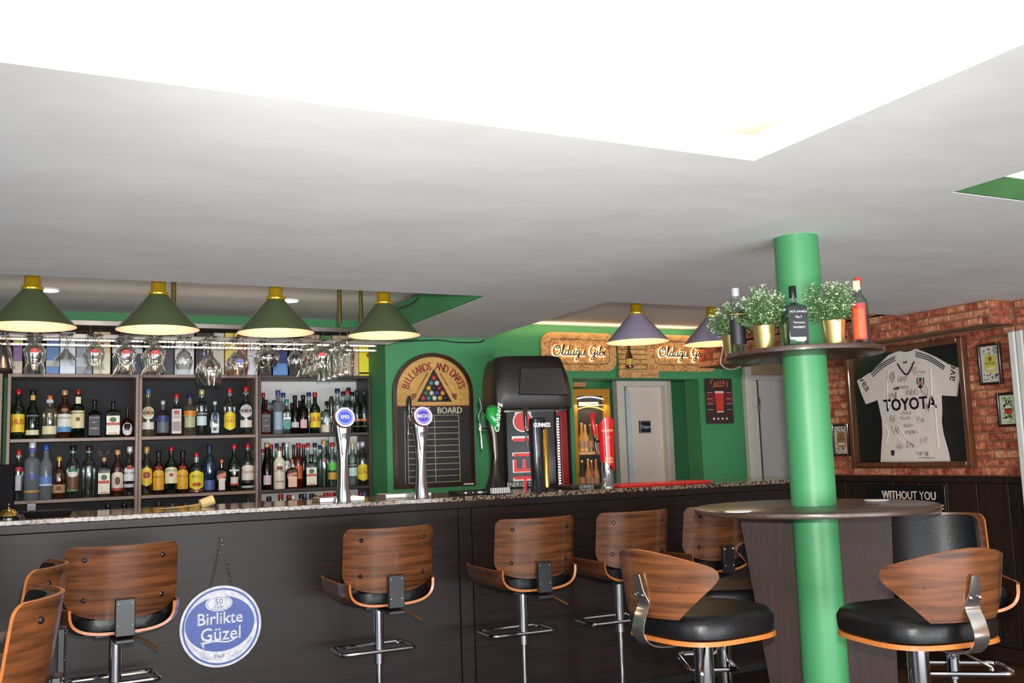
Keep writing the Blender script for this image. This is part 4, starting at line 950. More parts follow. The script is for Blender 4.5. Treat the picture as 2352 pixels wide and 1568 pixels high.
for i in range(8): m.box(xl-.007,xl+.005,-.012,-.004,zb-.06-i*.018,zb-.052-i*.018)
m.obj('lamp_strip',mat((236,236,255),.4,emit=7),t)
zs=at(1350,1040,6.98).z; M().cbox(x0+.065,x1-.065,-.014,.01,zs-.014,zs+.012,.002).obj('fridge_shelf',mat((222,160,110),.4,emit=.25),t)
area('fridge_light',((x0+x1)/2,6.93,zs+.4),((x0+x1)/2,6.97,zs),.3,.03,.5,(1,.75,.45))
for i,(px,py,h_,cc) in enumerate(((1337,1035,.235,(220,150,70)),(1345,1035,.22,(230,170,90)),(1357,1035,.225,(120,100,60)),(1371,1035,.22,(200,120,60)),(1352,1121,.24,(214,140,80)),(1360,1121,.23,(170,100,60)),(1370,1121,.24,(214,140,84)),(1338,1119,.22,(70,50,40)))):
    b=at(px,py,6.95); z_=zs+.013 if py<1100 else b.z
    u=thing('beer_bottle',('small beer bottle %s on the lit fridge shelf'%('at the left end','second from the left','in the middle, dark','at the right, behind the red tap handle')[i]) if i<4 else 'small beer bottle %s in the lower part of the yellow fridge'%('first in the front pair','between the front pair','second in the front pair','dark, at the far left')[i-4],'bottle',(b.x,6.945,z_),0,'bottles in the yellow fridge')
    M().lathe([(.022,0),(.026,.004),(.026,.11),(.012,.16),(.010,h_-.015)],14).obj('glass_body',mat(cc,.15,0,.15,emit=.12),u); M().lathe([(.0125,h_-.016),(.0125,h_)],12).obj('cap',mat((220,180,120),.3,.4),u)
    M().lathe([(.0265,.03),(.0265,.085)],14,cap=False).obj('label',mat((206,150,110),.5),u)
t=tag(M().cbox(at(1315,884,6.9).x,at(1343,884,6.9).x,6.88,6.98,zt+.012,zt+.05,.003).obj('wooden_crate_board',wood((206,150,84),(170,110,60),.6)),'small wooden board lying on top of the yellow fridge','board')
# ================================================ BEER TAPS
def chrome_tower(px,py,label,word,plate):
    P=at(px,py,4.76); t=thing('beer_tower',label,'beer tap',(P.x,P.y,1.105))
    m=M(); loft(m,[(0,0,0,.038,.036,2),(.012,0,0,.036,.034,2),(.10,0,0,.028,.028,2),(.20,0,0,.0245,.026,2),(.28,0,0,.031,.028,2),(.36,0,-.002,.043,.032,2.4),(.42,0,-.004,.050,.034,2.4),(.455,0,-.002,.036,.028,2.2),(.462,0,0,.02,.015,2)],32); m.obj('column',CHROME,t)
    d=Tr(0,-.030,.415)@Rx(-.22)
    m=M(d@Rx(PI/2)); m.lathe([(.052,-.004),(.053,.010),(.050,.018)],36,cap=False); m.obj('bezel',mat((214,150,90),.2,.9),t)
    m=M(d); ring(m,.050,.050,.040,.040,-.019); m.obj('glow_ring',mat((170,150,255),.4,emit=1.3),t)
    m=M(d); ring(m,.040,.040,.0001,.0001,-.0185); m.obj('badge',mat(plate,.4,emit=.5),t)
    m=M(d); ring(m,.036,.034,.0345,.0325,-.0192); m.txt(word,.024,Tr(0,-.0195,0)); m.obj('lettering',mat((220,216,240),.4,emit=1),t,smooth=False)
    m=M(); m.lathe([(.009,0),(.012,.03),(.014,.08),(.008,.10)],14,Tr(-.045,.04,.43)); m.obj('tap_handle',GB,t)
    m=M(); m.tube([(-.02,.02,.40),(-.045,.04,.40),(-.045,.04,.43)],.009,10); m.tube([(-.045,.04,.40),(-.047,.05,.37),(-.047,.055,.33)],.006,8); m.obj('spout',CHROME,t)
    m=M(); loft(m,[(.20,0,-.026,.004,.003,2),(.25,0,-.028,.014,.004,2),(.30,0,-.031,.020,.004,2),(.335,0,-.034,.014,.003,2),(.34,0,-.034,.004,.002,2)],18); m.obj('front_inlay',mat((150,146,150),.18,.95),t)
    return t
chrome_tower(789,1158,'chrome beer tower with glowing violet ring, in front of the white backed shelf','EFES',(60,80,180))
chrome_tower(969,1151,'chrome beer tower with glowing ring, in front of the score board','BECKS',(76,64,150))
# dark tower with green glass head
P=at(1138,1141,4.76); t=thing('beer_tower','dark curved beer tower with green glass head, left of the cooler','beer tap',(P.x,P.y,1.105))
BZ=mat((66,60,54),.2,.85)
m=M(); loft(m,[(.03,0,0,.048,.045,4),(.05,0,0,.044,.04,4),(.10,.004,0,.030,.03,3),(.20,.010,0,.024,.026,3),(.30,.004,0,.028,.028,3),(.36,-.002,0,.034,.03,3),(.42,-.004,0,.038,.032,2.5)],28); m.obj('column',BZ,t)
m=M(); loft(m,[(.33,.006,-.004,.016,.026,2),(.37,0,-.008,.033,.030,2),(.42,-.004,-.008,.040,.034,2),(.46,-.004,-.006,.034,.03,2),(.475,-.002,0,.016,.014,2)],28); m.obj('green_head',mat((20,130,50),.12,emit=.12),t)
m=M(); m.txt('Carlsberg',.040,Tr(.010,-.0435,.405)@Ry(-PI/2)@Ry(.12),shear=.2); m.obj('lettering',mat((240,240,240),.4,emit=.7),t,smooth=False)
m=M(); m.tube([(-.035,.0,.355),(-.075,.0,.355)],.007,8); m.lathe([(0,.335),(.012,.34),(.013,.36),(.010,.378),(0,.38)],12,Tr(-.078,0,0)); m.tube([(-.078,0,.345),(-.076,-.006,.29),(-.074,-.006,.245)],.0055,8); m.obj('spout',CHROME,t)
m=M(); m.tube(smooth([(-.078,0,.378),(-.086,0,.42),(-.070,-.004,.46),(-.076,0,.51)],5),[.008+.0003*i for i in range(16)],10); m.obj('tap_handle',mat((24,48,34),.2),t)
m=M(); m.cbox(-.055,.055,-.055,.05,0,.03,.004); m.obj('base',GB,t)
t=thing('drip_tray','small drip tray with white ribs under the dark green headed tower','tray',(P.x-.012,4.672,1.105))
M().cbox(-.055,.055,-.018,.02,0,.006,.002).obj('tray',GB,t)
for i in range(8): M().cbox(-.050+i*.013,-.044+i*.013,-.020,.018,.006,.036,.001).obj('rib',mat((226,226,222),.3,.3),t)
# black and gold tower
P=at(1240,1128,4.86); t=thing('beer_tower','black beer tower with gold strip and white lit name, before the cooler','beer tap',(P.x,P.y,1.105))
m=M(); loft(m,[(0,0,0,.055,.05,2),(.02,0,0,.05,.046,2),(.03,0,0,.045,.04,2),(.2,-.006,0,.043,.038,2.4),(.33,-.004,0,.047,.04,3),(.40,0,0,.046,.04,3),(.408,0,0,.036,.03,3)],30); m.obj('column',mat((28,28,32),.18),t)
m=M(); m.lathe([(.016,.02),(.016,.335),(.010,.345)],20,Tr(.028,-.034,0)); m.obj('gold_strip',mat((220,170,70),.2,.9),t)
m=M(); m.txt('GUINNESS',.034,Tr(.006,-.0425,.365)@Rz(.1),sx=.72); m.obj('lettering',mat((240,240,250),.4,emit=2.2),t,smooth=False)
m=M(); m.lathe([(.008,.36),(.011,.40),(.012,.47),(.007,.478)],12,Tr(-.075,0,0)); m.tube([(-.03,0,.33),(-.075,0,.33),(-.075,0,.36)],.007,8); m.tube([(-.075,0,.33),(-.07,-.004,.25)],.006,8); m.obj('tap_handle',mat((36,30,26),.25),t)
# red tower
P=at(1397,1127,4.82); t=thing('beer_tower','chrome beer tower with bright red curved cover, right of the other taps','beer tap',(P.x,P.y,1.105))
m=M(); m.lathe([(.042,0),(.042,.01),(.034,.02),(.032,.12),(.032,.33)],24); m.obj('column',CHROME,t)
m=M(); G_=[]
for i in range(13):
    a=-1.2+2.4*i/12; r=[]
    for k in range(9):
        f=k/8; zb=.115-.030*math.sin(a*.9)+.02*math.cos(a); ztp=.385+.015*math.sin(a*1.2)+.018*math.cos(a*2.2); z=zb+(ztp-zb)*f
        R_=.040+.006*f; r.append((R_*math.sin(a-.42),-R_*math.cos(a-.42),z))
    G_.append(r)
m.shell(G_,-.005); m.obj('red_cover',mat((206,30,34),.18),t)
m=M(); R_=.0525
for s,sz,z,sx in (('KILKENNY',.020,.325,.75),('IRISH',.026,.165,.8),('RED ALE',.018,.147,.8),('RED',.016,.285,.9)): m.txt(s,sz,Tr(0,0,z)@Rz(-.30),wrap=R_,sx=sx)
m.obj('lettering',mat((236,220,160),.4,emit=.2),t,smooth=False)
m=M(); m.lathe([(.010,.30),(.013,.33),(.017,.42),(.010,.43)],14,Tr(-.075,0,0)@Ry(-.10)@Tr(.03,0,0)); m.obj('tap_handle',mat((186,24,32),.2),t)
m=M(); m.tube([(-.03,0,.27),(-.075,0,.265),(-.075,0,.30)],.008,8); m.tube([(-.075,0,.265),(-.068,-.004,.20),(-.064,-.004,.15)],[.009,.007,.003],8); m.obj('spout',mat((50,50,56),.15,.8),t)
# ================================================ THINGS ON THE WORKTOP
ZB=1.1052
def tray(px0,px1,y,dy,label):
    a=at(px0,1150,y).x; b=at(px1,1150,y).x; t=thing('drip_tray',label,'tray',((a+b)/2,y,ZB)); w=(b-a)/2
    m=M(); m.cbox(-w,w,-dy/2,dy/2,0,.004,.001)
    for s in (-1,1): m.cbox(-w,w,s*dy/2-.002,s*dy/2+.002,0,.022,.001); m.cbox(s*w-.002,s*w+.002,-dy/2,dy/2,0,.022,.001)
    m.obj('pan',mat((200,198,196),.25,.9),t); M().box(-w+.004,w-.004,-dy/2+.004,dy/2-.004,.010,.013).obj('grille',mat((160,158,156),.35,.9),t)
tray(726,826,4.88,.16,'steel drip tray behind the left chrome beer tower'); tray(876,978,4.92,.16,'steel drip tray behind the chrome tower by the score board')
a=at(1041,1130,4.88).x; b=at(1112,1130,4.88).x
t=thing('bar_mat','black bar mat with small white and red marks, left of the dark beer tower','mat',(0,4.88,ZB)); M().cbox(a,b,-.07,.07,0,.022,.004).obj('mat_body',mat((22,20,22),.6),t)
m=M(); 
for f,w_ in ((.2,.012),(.45,.004),(.62,.03)): m.box(a+(b-a)*f,a+(b-a)*f+w_,-.0715,-.070,.007,.016)
m.obj('white_mark',mat((220,220,220),.5),t); M().box(a+(b-a)*.87,a+(b-a)*.87+.018,-.0715,-.070,.007,.016).obj('red_mark',mat((200,50,50),.5),t)
a=at(1288,1115,5.0).x; b=at(1378,1115,5.0).x
t=thing('bar_mat','black bar mat with white name, right of the black and gold tower','mat',(0,5.0,ZB)); M().cbox(a,b,-.12,.1,0,.018,.004).obj('mat_body',mat((30,26,26),.6),t)
m=M(); m.txt('GUINNESS',.026,Tr((a+b)/2-.03,-.1215,.009),sx=.8); m.obj('lettering',mat((200,196,190),.5),t,smooth=False)
a=at(1404,1120,4.86).x; b=at(1612,1112,4.86).x
t=thing('bar_mat','long red bar mat lying on the worktop at the right','mat',(0,4.86,ZB)); M().cbox(a,b,-.10,.16,0,.014,.003).obj('mat_body',mat((206,34,36),.5,var=.04),t); M().box(a+.25,b-.22,.02,.024,.014,.0155).obj('white_line',mat((236,200,196),.5),t)
P=at(12,1197,4.70); t=thing('service_bell','small brass service bell on a black base, at the left edge of the worktop','bell',(P.x+.012,4.70,ZB))
M().lathe([(.042,0),(.042,.01),(.03,.014)],24).obj('base',GB,t); M().lathe([(.038,.016),(.034,.032),(.022,.044),(.004,.049)],24).obj('dome',mat((214,170,90),.1,1),t); M().lathe([(.003,.048),(.003,.062),(.005,.066),(.002,.069)],10).obj('button',CHROME,t)
a=at(-30,1100,4.95).x; b=at(34,1100,4.95).x; zt=at(20,1066,4.95).z
t=thing('till_screen','black till screen seen from behind at the left frame edge','screen',(0,4.95,ZB)); M().cbox(a,b,-.02,.02,.0,zt-ZB,.006).obj('housing',mat((10,10,12),.7,spec=.1),t); M().cbox(a-.1,b-.02,-.05,.08,0,.012,.003).obj('foot',GB,t)
a=at(50,1180,4.84).x; b=at(170,1175,4.84).x
t=thing('tray','flat black tray on the worktop right of the till screen','tray',((a+b)/2,4.86,ZB)); w_=(b-a)/2
m=M(); loft(m,[(0,0,0,w_*.86,.07,5),(.022,0,0,w_*.98,.085,5),(.026,0,0,w_,.09,5),(.022,0,0,w_*.93,.08,5),(.006,0,0,w_*.82,.065,5)],36); m.obj('body',mat((24,22,24),.35),t)
P=at(72,1172,5.0); tag(M(Tr(P.x,5.0,ZB)).cbox(-.02,.02,-.02,.02,0,.06,.003).obj('salt_shaker',mat((40,40,44),.4)),'small dark box standing behind the black tray','box')
P=at(461,1160,5.0); t=thing('paper_roll','yellowish till paper roll with a curled loose end on the worktop','paper roll',(P.x,5.0,ZB),.1)
R_=.024; m=M(); m.lathe([(.008,-.033),(R_,-.033),(R_,.033),(.008,.033)],28,Tr(.03,0,R_)@Ry(1.25)@Rz(0)); m.obj('roll',mat((206,182,124),.7),t)
m=M(); m.shell([[(-.19+.02*i,-.03+.002*i,.004+.0001*i*i),(-.19+.02*i,.03+.004*i,.005+.00012*i*i)] for i in range(11)],.001); m.obj('loose_paper',mat((206,186,136),.7),t)
# ================================================ HANGING ROUND SIGN
P=at(508,1438,4.650); t=thing('round_sign','round white and blue tin sign hanging on the bar front by a chain','sign',(P.x,4.655,P.z)); R_=.181
BLU=(44,68,140); SW=mat((186,186,192),.5,var=.22,scale=34); SBm=mat(BLU,.45,var=.14,scale=25)
M(Rx(PI/2)).lathe([(R_-.002,-.003),(R_,0),(R_-.002,.003)],64).obj('disc',SW,t)
m=M(); ring(m,.170,.170,.161,.161,-.0036); m.obj('blue_ring',SBm,t)
m=M(); flat(m,ell(.153,.122,56,-.004,.012),-.0038); m.obj('blue_oval',SBm,t)
m=M(); flat(m,ell(.060,.034,40,-.010,.102),-.0042); m.obj('small_oval',SW,t)
m=M(); ring(m,.053,.029,.051,.027,-.0046,cx=-.010,cz=.102); m.txt('50',.036,Tr(-.010,-.0047,.110)); m.txt('Yıldır',.022,Tr(-.010,-.0047,.088)); m.txt('1969',.024,Tr(-.008,-.0047,-.132)); m.obj('dark_lettering',mat((60,66,110),.5),t,smooth=False)
m=M()
def bold(s,size,x,z,sx):
    for dx,dz in ((0,0),(.0016,0),(0,.0016),(.0016,.0016),(-.0012,.0008)): m.txt(s,size,Tr(x+dx,-.0046-.0001*(dx>0)-.00005*(dz>0),z+dz),sx=sx)
bold('Birlikte',.074,-.006,.034,.95); bold('Güzel',.082,-.002,-.036,.95)
m.tube(smooth([(-.085,-.0045,-.068),(-.03,-.0045,-.062),(.03,-.0045,-.070),(.075,-.0045,-.052)],6),[.006-.0002*i for i in range(19)],5); m.tube([(-.085,-.0045,-.062),(-.075,-.0045,-.09)],[.007,.002],5)
m.v=[Vector((v.x,max(v.y,-.0062),v.z)) for v in m.v]
m.obj('white_lettering',SW,t,smooth=False)
m=M()
for s in (-1,1):
    for i in range(9): a=-PI/2+s*(.35+.09*i); m.prism([(.147*math.cos(a),.147*math.sin(a)),(.138*math.cos(a+.03),.138*math.sin(a+.03)),(.150*math.cos(a+.07),.150*math.sin(a+.07))],-.0044,-.004)
m.obj('wheat_print',mat((140,146,170),.6),t)
zn=at(509,1238,4.655).z-P.z
for s,ex in ((-1,-.045),(1,.052)):
    m=M(); n=22; a=Vector((.0,-.004,zn)); b=Vector((ex,-.004,.172))
    for i in range(n):
        p=a.lerp(b,(i+.5)/n); T=Tr(*p)@Ry(math.atan2((b-a).x,(b-a).z))@Rz((i%2)*PI/2)
        m.T=T; m.tube([(.0035*math.cos(q*PI/4),0,.0075*math.sin(q*PI/4)) for q in range(8)],.001,4,True)
    m.obj('chain',CHROME,t)
M(Tr(0,0,zn+.002)@Rx(PI/2)).lathe([(.006,-.006),(.004,.008)],10).obj('nail',BLACKM,t)
# ================================================ STOOLS
WAL=wood((108,63,33),(60,33,17),.3,axis=3,sc=1,coat=.35); EDGE=mat((172,100,44),.35,var=.12,scale=40); LEA=mat((13,13,14),.36,var=.15,bump=.15,bscale=120,spec=.28); BRK=mat((20,20,22),.4)
WAL2=wood((80,46,27),(50,28,17),.28,axis=3,sc=.9,coat=.45)
def backA(off=0,inset=0,y0=-.225):
    G_=[]; R_=.285-off; A=.82*(1-inset*1.2)
    for i in range(35):
        u=math.sin(PI*(i-17)/34); ph=A*u; s=abs(u); tt=max(0,(s-.86)/.14); c=1-math.sqrt(max(0,1-tt*tt))
        zt=1.012-inset*.09-.035*c; zb=.735+inset*.10+.055*s**3+.030*c; r=[]
        for k in range(7):
            z=zb+(zt-zb)*k/6; r.append((R_*math.sin(ph),y0+.285-R_*math.cos(ph)-.04*(z-.74)/.27,z))
        G_.append(r)
    return G_
def bar_stool(label,x,y,rz,group):
    t=thing('bar_stool',label,'bar stool',(x,y,0),rz,group)
    M().shell(backA(),.011,rim=1,back=0).obj('backrest',[WAL,EDGE],t)
    G_=backA(.013,.10); M().shell(G_,.026).obj('back_pad',LEA,t)
    G_=[]; p=3.2
    for i in range(25):
        a=-PI/2+PI*i/24; sx=math.copysign(abs(math.sin(a))**(2/p),math.sin(a)); cz=1-abs(math.cos(a))**(2/p); r=[]
        for k in range(9):
            f=k/8; yy=-.205+.43*f; wv=.222*(1-.10*max(0,(f-.75)/.25)**2-.12*max(0,(.2-f)/.2)**2)
            r.append((sx*wv,yy,.662+.118*cz+.012*(2*f-1)**2*(1-cz)))
        G_.append(r)
    M().shell(G_,-.011,rim=1,back=0).obj('seat_shell',[WAL2,EDGE],t)
    m=M(); loft(m,[(.676,0,.005,.165,.185,5),(.69,0,.005,.188,.200,5),(.735,0,.005,.198,.205,5),(.752,0,.005,.188,.195,4),(.758,0,.005,.15,.16,4)],32); m.obj('seat_pad',LEA,t)
    m=M(); m.cbox(-.036,.036,-.262,-.240,.672,.812,.003,Rx(0)); m.cbox(-.036,.036,-.262,-.10,.645,.661,.003); m.obj('back_bracket',BRK,t)
    for sx in (-1,1):
        for z in (.712,.795): M(Tr(sx*.025,-.262,z)@Rx(PI/2)).lathe([(.0042,-.001),(.0042,.002),(.002,.004)],8).obj('screw',CHROME,t)
    for sx in (-1,1):
        for z in (.812,.965):
            ph=sx*.52; R_=.286; M(Tr(R_*math.sin(ph),.060-R_*math.cos(ph)-.04*(z-.74)/.27,z)@Rz(ph)@Rx(PI/2)).lathe([(.0095,-.001),(.0095,.002),(.005,.006)],12).obj('bolt',mat((50,48,50),.25,.8),t)
    M().lathe([(.024,.655),(.024,.40),(.022,.398)][::-1],20).obj('sleeve',CHROME,t); M().lathe([(.0145,.03),(.0145,.40)],16).obj('piston',CHROME,t)
    M().lathe([(.205,0),(.208,.006),(.18,.014),(.06,.030),(.035,.045),(.02,.05)],40).obj('base_disc',CHROME,t)
    o=rrect(-.172,.172,-.02,.175,.035,5); m=M(); m.tube([(a,b,.452) for a,b in o],.0095,8,True); m.obj('footrest',CHROME,t)
    m=M(); m.tube([(.02,-.03,.65),(.09,-.17,.635),(.125,-.235,.605)],.005,8); m.obj('lever',mat((170,120,70),.3,.8),t)
    m=M(); m.cbox(-.09,.09,-.10,.10,.650,.664,.003); m.obj('seat_plate',BRK,t)
    return t
g1='bar stools along the counter'
s0=bar_stool('walnut bar stool at the counter, nearest to the round white sign on its left',.300,4.325,.06,g1)
for lb,x,y,rz in (('walnut bar stool at the counter, below the right chrome beer tower',1.405,4.325,.0),('walnut bar stool at the counter, below the black drinks cooler',2.135,4.325,-.02),('walnut bar stool at the counter, left of the high round table',2.685,4.325,-.02),('walnut bar stool at the counter, half hidden behind the high table',3.19,4.33,.04),
    ('walnut bar stool seen from the side at the left edge, nearest to the camera',-.195,2.72,1.50),('walnut bar stool seen from the side, behind the nearest one at the left edge',-.165,3.52,1.46),('bar stool at the left frame edge of which only the seat rim shows',-.40,4.12,.5),('bar stool with black leather inner back facing the camera, behind the right table stool',3.20,2.74,2.50)):
    copy_tree(s0,(x,y,0),rz,lb,g1 if 'counter' in lb else 'bar stools away from the counter')
def table_stool(label,x,y,rz,group,dz=0):
    U_=lambda T=None: M(Tr(0,0,dz)@(T or Matrix()))
    t=thing('table_stool',label,'stool',(x,y,0),rz,group)
    m=U_(); loft(m,[(.722,0,0,.17,.17,3),(.728,0,0,.20,.20,3.2),(.738,0,0,.197,.197,3.2),(.741,0,0,.196,.196,3.2)],48); m.obj('seat_board',EDGE,t)
    m=U_(); loft(m,[(.741,0,0,.190,.190,3.2),(.748,0,0,.197,.197,3.2),(.785,0,0,.200,.200,3.2),(.803,0,0,.193,.193,3),(.811,0,0,.185,.185,2.8),(.806,0,0,.12,.12,2.5),(.802,0,0,.04,.04,2)],48); m.obj('seat_pad',LEA,t)
    def G2(R_,ins):
        G_=[]; A=math.radians(58)*(1-ins)
        for i in range(37):
            u=math.sin(PI*(i-18)/36); ph=A*u; s=abs(u); zt=1.008-.055*s**1.7-ins*.1; zb=.805+ins*.1+(max(0,(s-.5)/.5)**.95)*.115
            tt=max(0,(s-.90)/.10); c=1-math.sqrt(max(0,1-tt*tt)); zt-=.016*c; zb=min(zb+.012*c,zt-.012)
            fl=.022; r=[]
            for k in range(7): z=zb+(zt-zb)*k/6; q=R_+fl*(z-.82)/.18; r.append((q*math.sin(ph),-q*math.cos(ph)+.012,z))
            G_.append(r)
        return G_
    U_().shell(G2(.243,0),.010,rim=1,back=0).obj('backrest',[WAL,EDGE],t)
    U_().shell(G2(.231,.08),.020).obj('back_pad',LEA,t)
    path=[(-.05,.716),(-.15,.712),(-.225,.724),(-.258,.760),(-.250,.805),(-.232,.845),(-.246,.885),(-.2535,.935)]
    path=smooth([(0,a,b) for a,b in path],4); G_=[]
    for i,p in enumerate(path):
        f=i/(len(path)-1); w_=.026 if f<.75 else .026-.016*(f-.75)/.25; G_.append([(-w_,p.y,p.z),(0,p.y-.001,p.z),(w_,p.y,p.z)])
    U_().shell(G_,.004).obj('back_bracket',mat((196,192,188),.16,.95),t)
    for x_,z in ((-.016,.872),(.016,.872),(0,.925)): U_(Tr(x_,-.250,z)@Rx(PI/2)).lathe([(.005,-.001),(.005,.003),(.002,.006)],8).obj('screw',CHROME,t)
    for s in (-1,1): ph=s*.55; U_(Tr(.246*math.sin(ph),-.246*math.cos(ph)+.012,.905)@Rz(ph)@Rx(PI/2)).lathe([(.010,-.001),(.010,.003),(.004,.007)],12).obj('bolt',mat((50,46,46),.3,.7),t)
    U_().lathe([(.029,.38),(.031,.385),(.031,.715)],24).obj('sleeve',CHROME,t); M().lathe([(.019,.03),(.019,.39)],16).obj('piston',CHROME,t)
    M().lathe([(.205,0),(.208,.006),(.18,.014),(.06,.030),(.035,.045),(.02,.05)],40).obj('base_disc',CHROME,t)
    o=rrect(-.172,.172,-.02,.175,.035,5); m=M(); m.tube([(a,b,.42) for a,b in o],.0095,8,True); m.obj('footrest',CHROME,t)
    m=U_(); m.tube([(.03,-.02,.705),(.09,-.08,.69),(.14,-.14,.65)],.004,8); m.lathe([(.006,0),(.007,.006),(.004,.012)],8,Tr(.14,-.14,.64)); m.obj('lever',CHROME,t)
    m=U_(); m.cbox(-.09,.09,-.09,.09,.712,.724,.003); m.obj('seat_plate',BRK,t)
    return t
PL=(ray(1612,1430)*3.08+CAM); PR=(ray(2102,1430)*2.92+CAM); PM=(ray(1655,1350)*4.12+CAM)
g2='stools around the high round table'
s1=table_stool('low backed stool with black seat, left of the green column',PL.x,PL.y,math.radians(-83.6),g2)
copy_tree(s1,(PR.x,PR.y,0),math.radians(-7.6),'low backed stool with black seat, right of the green column',g2)
table_stool('stool behind the left table stool, its back hidden by the table base',PM.x,PM.y,math.radians(64),g2,-.075)
# ================================================ COLUMN SHELF THINGS
ZS=1.6702
def onshelf(px,py): return atz(px,py,ZS)
def clampS(P,r):
    d=Vector((P.x-CX,P.y-CY)); 
    if d.length>.285-r: d=d.normalized()*(.285-r)
    if d.length<CR+r: d=d.normalized()*(CR+r+.002)
    return CX+d.x,CY+d.y
def azp(px,r): # point on the shelf at polar position given by pixel column and ring radius, near side
    d=ray(px,800); d=Vector((d.x,d.y)).normalized(); o=Vector((-CX,-CY)); b=o.dot(d); c=o.length_squared-r*r; D=b*b-c
    if D<0: s=-b
    else: s=-b-math.sqrt(D)
    return d*s
p=azp(1829,.235); dep=(Vector((p.x,p.y,H))-CAM).dot(FW)
bottle(p.x,p.y,ZS,.222,.080,'square','clear',BLK,[('rect',.13,.62,1.0,(24,26,30),('JACK DANIELS',.94,.55,WHT),('No.7',.34,.46,WHT),('Tennessee',.62,.37,WHT),('WHISKEY',.66,.29,WHT))],'square whiskey bottle with black label, standing before the green column on its shelf','bottles on the column shelf',capf=.20,rz=-math.atan2(p.x,p.y)*.45)
p=azp(1697,.262); bottle(p.x,p.y,ZS,.250,.060,'wine','clear',SIL,[('rect',.12,.58,1,(28,26,32)),('rect',.575,.59,1,GOLD)],'tall clear bottle with black label at the left end of the column shelf','bottles on the column shelf',capf=.13)
p=azp(1981,.262); bottle(p.x,p.y,ZS,.245,.062,'round','clear',(190,60,50),[('rect',.06,.60,.66,(214,40,34)),('rect',.08,.52,.5,(232,84,40)),('rect',.80,.94,.3,(226,190,150))],'clear bottle with orange red label at the right end of the column shelf','bottles on the column shelf',capf=.12,rz=-.95)
p=azp(1998,.20); bottle(2.92,2.93,ZS,.17,.05,'vodka','white',WHT,[('rect',.2,.6,.6,(120,90,80))],'small white bottle behind the red label bottle on the column shelf','bottles on the column shelf')
LEAFM=mat((84,118,68),.6,var=.35,scale=30); TIP=mat((206,218,184),.6,var=.1); GOLDP=mat((232,204,130),.3,.9,.04); STEM=mat((70,96,52),.7)
def herb(x,y,lab,seed,R_=.112,pr=.041,ph=.088):
    r=random.Random(seed); t=thing('potted_herb',lab,'potted plant',(x,y,ZS),0,'potted herbs on the column shelf')
    M().lathe([(pr*.80,0),(pr*.82,.002),(pr*1.03,ph-.002),(pr*1.05,ph),(pr*.97,ph),(pr*.95,ph-.01)],36,cap=False).obj('gold_pot',GOLDP,t)
    M().lathe([(pr*.96,ph-.014),(.001,ph-.008)],20,cap=False).obj('soil',mat((60,46,34),.9),t)
    m=M(); st_=M(); c=Vector((0,0,ph+.045))
    for i in range(75):
        a=r.uniform(0,2*PI); el=r.uniform(-.25,1.5); d=Vector((math.cos(a)*math.cos(el),math.sin(a)*math.cos(el),math.sin(el)*.88)); L_=R_*r.uniform(.72,1.08)
        tip=c+d*L_; base=Vector((d.x*.012,d.y*.012,ph-.01)); mid=(base+tip)/2+Vector((d.x,d.y,.3))*.012; P=smooth([base,mid,tip],5); st_.tube(P,.0009,3)
        for k in range(3,len(P)):
            f=k/(len(P)-1)
            for _ in range(5 if f<.95 else 12):
                q=P[k]+Vector((r.uniform(-1,1),r.uniform(-1,1),r.uniform(-1,1)))*(.012 if f<.95 else .007)
                u=Vector((r.uniform(-1,1),r.uniform(-1,1),r.uniform(-.3,1))).normalized(); v=u.cross(Vector((r.uniform(-1,1),r.uniform(-1,1),r.uniform(-1,1)))).normalized()
                l=r.uniform(.007,.012) if f<.95 else r.uniform(.005,.009); w2=l*.32; m.m=1 if (f>=.95 and r.random()<.62) or r.random()<.05 else 0
                m.add([q,q+u*l*.5+v*w2,q+u*l,q+u*l*.5-v*w2],[(0,1,2,3)])
    m.obj('foliage',[LEAFM,TIP],t,smooth=False,kind='stuff'); st_.obj('stems',STEM,t,kind='stuff')
p=azp(1757,.225); herb(p.x,p.y,'bushy green herb with pale tips in a gold pot, left of the whiskey bottle',1)
p=azp(1918,.225); herb(p.x,p.y,'bushy green herb with pale tips in a gold pot, right of the whiskey bottle',2,.114,.042)
herb(2.51,3.09,'herb in a gold pot at the back left of the column shelf',3,.098); herb(2.88,2.99,'herb in a gold pot at the back right of the column shelf',4,.095)
# ================================================ FRAMED SHIRT
ya,yb_,za,zb=4.13,5.112,1.142,1.948
t=thing('framed_shirt','white signed football shirt in a large brown box frame on the brick wall','picture frame',(5.182,0,0))
FRM=wood((104,62,38),(80,46,28),.3,axis=2,sc=.8); b=.038
def bar(y0,y1,z0,z1): M().cbox(-.055,0,y0,y1,z0,z1,.005).obj('frame_bar',FRM,t)
bar(ya,ya+b,za,zb); bar(yb_-b,yb_,za,zb); bar(ya+b,yb_-b,za,za+b); bar(ya+b,yb_-b,zb-b,zb)
M().box(-.004,0,ya+b,yb_-b,za+b,zb-b).obj('black_backing',mat((20,20,21),.6),t)
M().box(-.0545,-.053,ya+b,yb_-b,za+b,zb-b).obj('glass_pane',thin((250,250,250),.10,rough=.12),t)
SX=5.160
def cp(u,v,X=SX): P=atx(1880+u/3.733,680+v/3.733,X); return P
def spoly(pts,off,m,X=SX): 
    V=[]
    for u,v in pts: P=cp(u,v); V.append((-off+X-5.182,P.y,P.z))
    return m.add(V,[tuple(range(len(V)))])
out=[(660,480),(600,505),(540,560),(440,655),(330,725),(365,830),(405,925),(505,890),(522,960),(543,1060),(548,1180),(538,1300),(532,1420),(640,1432),(860,1434),(1030,1428),(1122,1420),(1105,1330),(1062,1180),(1046,1080),(1050,980),(1045,850),(1180,858),(1195,740),(1228,622),(1100,578),(1000,520),(900,475),(832,452),(790,470),(740,478),(690,472)]
